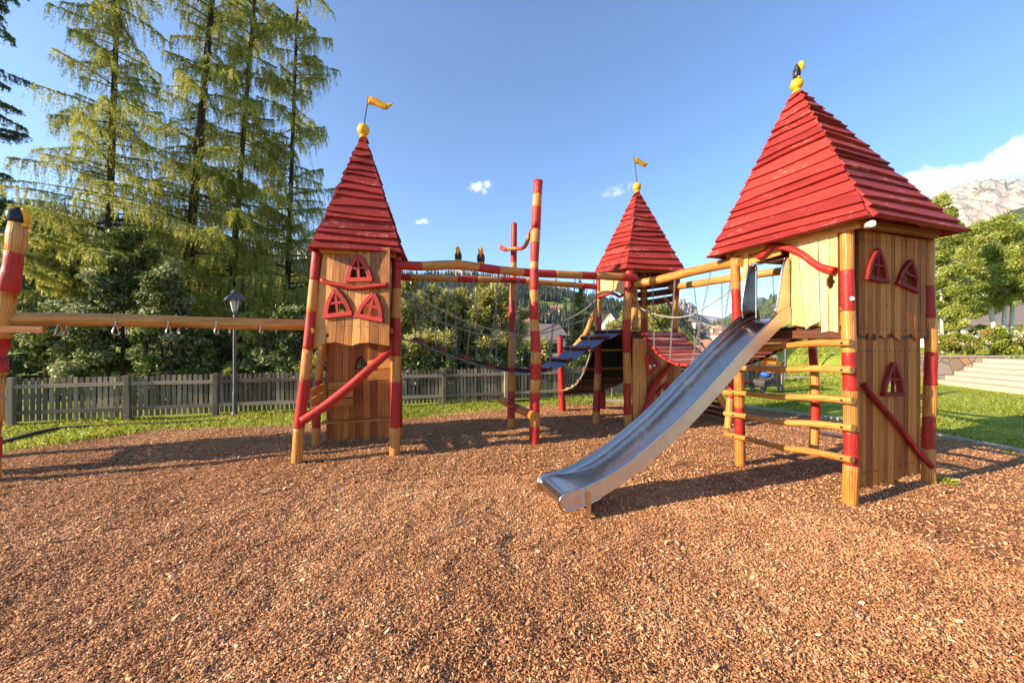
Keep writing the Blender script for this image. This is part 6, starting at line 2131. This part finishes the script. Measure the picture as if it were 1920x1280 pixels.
needle_tree('larch_tree', 'third of the tall larches from the left, behind the lamp', 'larch', line(432, 560, 472, 60, 14.4, -.5, 21), 33, 21, 1.0, lr(3.1, .4), 195, 26, .95, .068, .14, 'larch_needles', .14, LG, rise=.12)
needle_tree('larch_tree', 'rightmost of the tall larches, nearest to the flagged left tower', 'larch', line(538, 560, 556, 60, 15.4, -.5, 21.5), 34, 21.5, 1.0, lr(3.0, .4), 200, 26, .85, .072, .10, 'larch_needles', .12, LG, rise=.2)
needle_tree('spruce_tree', 'dark spruce reaching in from the left edge of the photo', 'spruce', line(-95, 600, -95, 60, 11.2, -.3, 17), 35, 17, 1.2, lr(3.7, .3), 150, 44, .30, .09, .28, 'spruce_needles', .2, 'spruces beyond the fence', rise=.05, up_tip=.1)
needle_tree('spruce_tree', 'bushy young conifer with bright drooping tips left of the lamp', 'spruce', line(455, 700, 455, 500, 11.6, -.3, 3.6), 36, 3.6, .3, lambda t: 1.9 * (1 - t) ** .7 + .1, 80, 60, .34, .09, .25, 'larch_needles', .08, 'spruces beyond the fence', rise=.2)
needle_tree('spruce_tree', 'small sunlit spruce standing between the striped poles and the middle tower', 'spruce', line(1086, 700, 1086, 540, 19, -1.6, H + 117 / F * 19), 37, H + 117 / F * 19 + 1.6, .3, lambda t: 1.55 * (1 - t) ** .85 + .06, 130, 60, .20, .11, .22, 'light_spruce_needles', .09, 'spruces beyond the fence', rise=.1, up_tip=.2)
needle_tree('spruce_tree', 'dark spruce filling the gap behind the left larches', 'spruce', line(90, 700, 90, 500, 17, -.3, 6.5), 38, 6.5, .3, lambda t: 2.6 * (1 - t) ** .8 + .1, 110, 40, .3, .15, .25, 'spruce_needles', .12, 'spruces beyond the fence')
needle_tree('spruce_tree', 'dark spruce standing between the second and third larches', 'spruce', line(400, 700, 400, 500, 18.5, -.3, 5.2), 39, 5.2, .3, lambda t: 2.8 * (1 - t) ** .8 + .1, 110, 40, .3, .15, .25, 'spruce_needles', .12, 'spruces beyond the fence')
needle_tree('spruce_tree', 'dark spruce behind the left tower at its left side', 'spruce', line(530, 700, 530, 500, 17.5, -.3, 4.8), 40, 4.8, .3, lambda t: 2.4 * (1 - t) ** .8 + .1, 110, 40, .3, .15, .25, 'spruce_needles', .12, 'spruces beyond the fence')
# low sunlit larch boughs to the left
needle_tree('larch_tree', 'young larch with bright spreading boughs beside the carved totem head', 'larch', line(150, 640, 150, 420, 10.6, -.2, 4.8), 41, 4.8, 2.6, lambda t: 1.15 * (1 - t) ** .4 + .25, 46, 70, .26, .09, .05, 'larch_needles', .07, None, rise=.35)

# --- shrubs and broad-leaved trees beyond the fence
BG = 'shrubs growing behind the fence'
for (px, Y, ty, cw, by, n, lab, sd, m_) in (
    (205, 10.2, 438, 250, 720, 34000, 'large silvery leaved shrub behind the fence under the left larch', 1, 'bush_leaves'),
    (110, 10.6, 470, 150, 720, 13000, 'silvery leaved shrub nearest the totem pole', 2, 'bush_leaves'),
    (300, 9.9, 500, 150, 725, 14000, 'silvery leaved shrub right of the leaning larch trunk', 3, 'bush_leaves'),
    (400, 10.8, 600, 190, 720, 12000, 'low dark shrub behind the fence at the lamp', 4, 'bush_leaves'),
    (530, 10.9, 585, 150, 720, 10000, 'low dark shrub behind the fence left of the left tower', 5, 'bush_leaves'),
    (690, 11.6, 560, 190, 720, 12000, 'shrub behind the fence hidden by the left tower', 6, 'willow_leaves')):
    tree('shrub', lab, 'shrub', px, Y, ty, cw, by, n, .062, m_, 'bark_wood', .05, BG, clumps=80, spread=.20, seed=sd, multi=3, lobes=2, hollow=.3)
TG = 'leafy trees behind the rope bridge'
for (px, Y, ty, cw, by, n, lab, sd) in (
    (775, 12.3, 530, 150, 690, 16000, 'yellow green leafy tree right beside the left tower', 11),
    (850, 12.9, 550, 150, 700, 15000, 'rounded leafy tree below the two carved toucans', 12),
    (905, 13.2, 540, 130, 700, 15000, 'leafy tree with the highest crown behind the rope bridge', 13),
    (955, 14.2, 572, 110, 700, 12000, 'leafy tree just left of the shorter striped pole', 14),
    (815, 19, 548, 120, 700, 9000, 'leafy tree set further back behind the rope bridge', 15),
    (1025, 24, 640, 90, 720, 7000, 'low leafy tree between the striped poles and the spruce', 16),
    (1148, 26, 606, 70, 700, 7000, 'small leafy tree left of the middle tower', 17),
    (1240, 45, 572, 110, 650, 11000, 'light green leafy tree seen through the middle tower', 18),
    (1200, 55, 575, 90, 650, 9000, 'light green leafy tree further left seen through the middle tower', 19),
    (1286, 34, 622, 56, 690, 6000, 'small bright leafy tree beside the lamp before the town', 20),
    (1160, 17, 640, 60, 700, 5000, 'leafy shrub seen between the legs of the middle tower', 21)):
    tree('leafy_tree', lab, 'tree', px, Y, ty, cw * 1.1, by, int(n * 1.7), .066 if Y < 22 else .14 if Y < 40 else .26, 'willow_leaves', 'bark_wood', .07, TG, clumps=70, spread=.22, seed=sd, multi=2, lobes=2, hollow=.3)
for (px, Y, ty, cw, lab, sd) in ((800, 11.3, 640, 170, 'low dark shrub with red berries behind the fence under the bridge', 31), (900, 11.9, 650, 150, 'low dark shrub behind the fence below the lowest bridge slats', 32), (985, 12.4, 665, 90, 'low dark shrub behind the striped poles at the fence', 33), (1100, 13, 668, 90, 'low dark shrub at the fence behind the red post', 34)):
    o = tree('shrub', lab, 'shrub', px, Y, ty, cw, 735, 9000, .055, 'dark_bush_leaves', 'bark_wood', .03, BG, clumps=60, spread=.2, seed=sd, multi=3, hollow=.3)
g = np.random.default_rng(5)
def petals(parent, cen, rad, n, size, mat, name='flowers', clumps=18):
    V, C = leaf_cloud(g, cen, rad, n, size, clumps, .09, .75, -.3, 1.2)
    return np_mesh(name, V, 4, C, mat, parent)
fs = empty('flower_shrub', (hx(800, 11.0), 11.0, -.2), 'low plant with a few red flowers rising above the fence', 'flower shrub')
c_ = at(802, 690, 11.0)
V, C = leaf_cloud(np.random.default_rng(77), c_ - Vector((0, 0, .2)), (.55, .3, .35), 3500, .05, 30, .2, .3)
np_mesh('foliage', V, 4, C, 'bush_leaves', fs)
petals(fs, c_, (.6, .3, .2), 40, .045, 'red_petals', 'flowers', 4)

# --- right side: birches, terrace planting
RG = 'birches on the terrace'
tree('birch_tree', 'birch with a white trunk close beside the largest tower', 'birch', 1768, 20, 384, 130, 610, 60000, .068, 'birch_leaves', 'pale_bark', .07, RG, clumps=110, spread=.15, seed=51, ground=1.0, hollow=.35, lobes=2)
tree('birch_tree', 'wide birch with three trunks at the right edge', 'birch', 1882, 23, 412, 270, 588, 100000, .075, 'birch_leaves', 'pale_bark', .11, RG, clumps=150, spread=.17, seed=52, ground=1.0, multi=3, hollow=.3, lobes=3, low=-.5)
tree('birch_tree', 'smaller birch with a thin dark trunk between the two large birches', 'birch', 1800, 25, 420, 170, 600, 60000, .075, 'birch_leaves', 'dark_timber', .075, RG, clumps=90, spread=.16, seed=53, ground=1.0, hollow=.35, lobes=2)
tree('birch_tree', 'birch at the far right, crown cut by the edge of the photo', 'birch', 1985, 25, 400, 200, 590, 50000, .08, 'birch_leaves', 'pale_bark', .1, RG, clumps=90, spread=.16, seed=54, ground=1.0, hollow=.35, lobes=2)
for (px, Y, ty, cw, n, lab, sd) in ((1778, 16.2, 622, 60, 6000, 'low flowering shrub next to the largest tower on the terrace', 61), (1812, 16.0, 628, 66, 7000, 'low flowering shrub in the middle of the terrace bed', 62), (1880, 15.8, 612, 84, 9000, 'bigger flowering shrub above the stone steps', 63), (1938, 16.5, 620, 60, 5000, 'flowering shrub cut by the right edge of the photo', 64)):
    o = tree('flowering_shrub', lab, 'flower shrub', px, Y, ty, cw, 664, n, .06, 'hedge_leaves', 'bark_wood', .02, 'flowering shrubs on the terrace', clumps=50, spread=.2, seed=sd, ground=1.0, multi=3, hollow=.3)
    petals(o, (hx(px, Y), Y, H + (640 - (ty + 18)) / F * Y), (cw / F * Y / 2, cw / F * Y / 2, .4), 260, .055, 'petals')
tree('round_hedge', 'round pale green hedge bush in front of the hip roofed house', 'bush', 1838, 27, 611, 52, 638, 7000, .07, 'hedge_leaves', 'bark_wood', .03, None, clumps=60, spread=.2, seed=71, ground=1.0, hollow=.5)

# ================================================================ AIR
hb = MB(); hb.box(Vector((0, 3500, 950)), Vector((7500, 0, 0)), Vector((0, 5200, 0)), Vector((0, 0, 1150)))
# lay the box a metre under the deepest ground
lowest = -60.0
for i_, v_ in enumerate(hb.v):
    if v_.z < 0: hb.v[i_] = Vector((v_.x, v_.y, lowest))
mh = bpy.data.materials.new('haze'); mh.use_nodes = True; mh.node_tree.nodes.clear(); MATS['haze'] = mh
TH_ = NT(mh.node_tree)
ho = TH_.n('ShaderNodeOutputMaterial')
pv = TH_.n('ShaderNodeVolumePrincipled')
pv.inputs['Color'].default_value = (.68, .84, 1.0, 1)
pv.inputs['Density'].default_value = 3.2e-5
pv.inputs['Anisotropy'].default_value = .3
TH_.link(pv.outputs[0], ho.inputs['Volume'])
hz_o = hb.build('haze', 'haze'); tag(hz_o, 'thin bluish air over the valley', None, None, 'stuff')
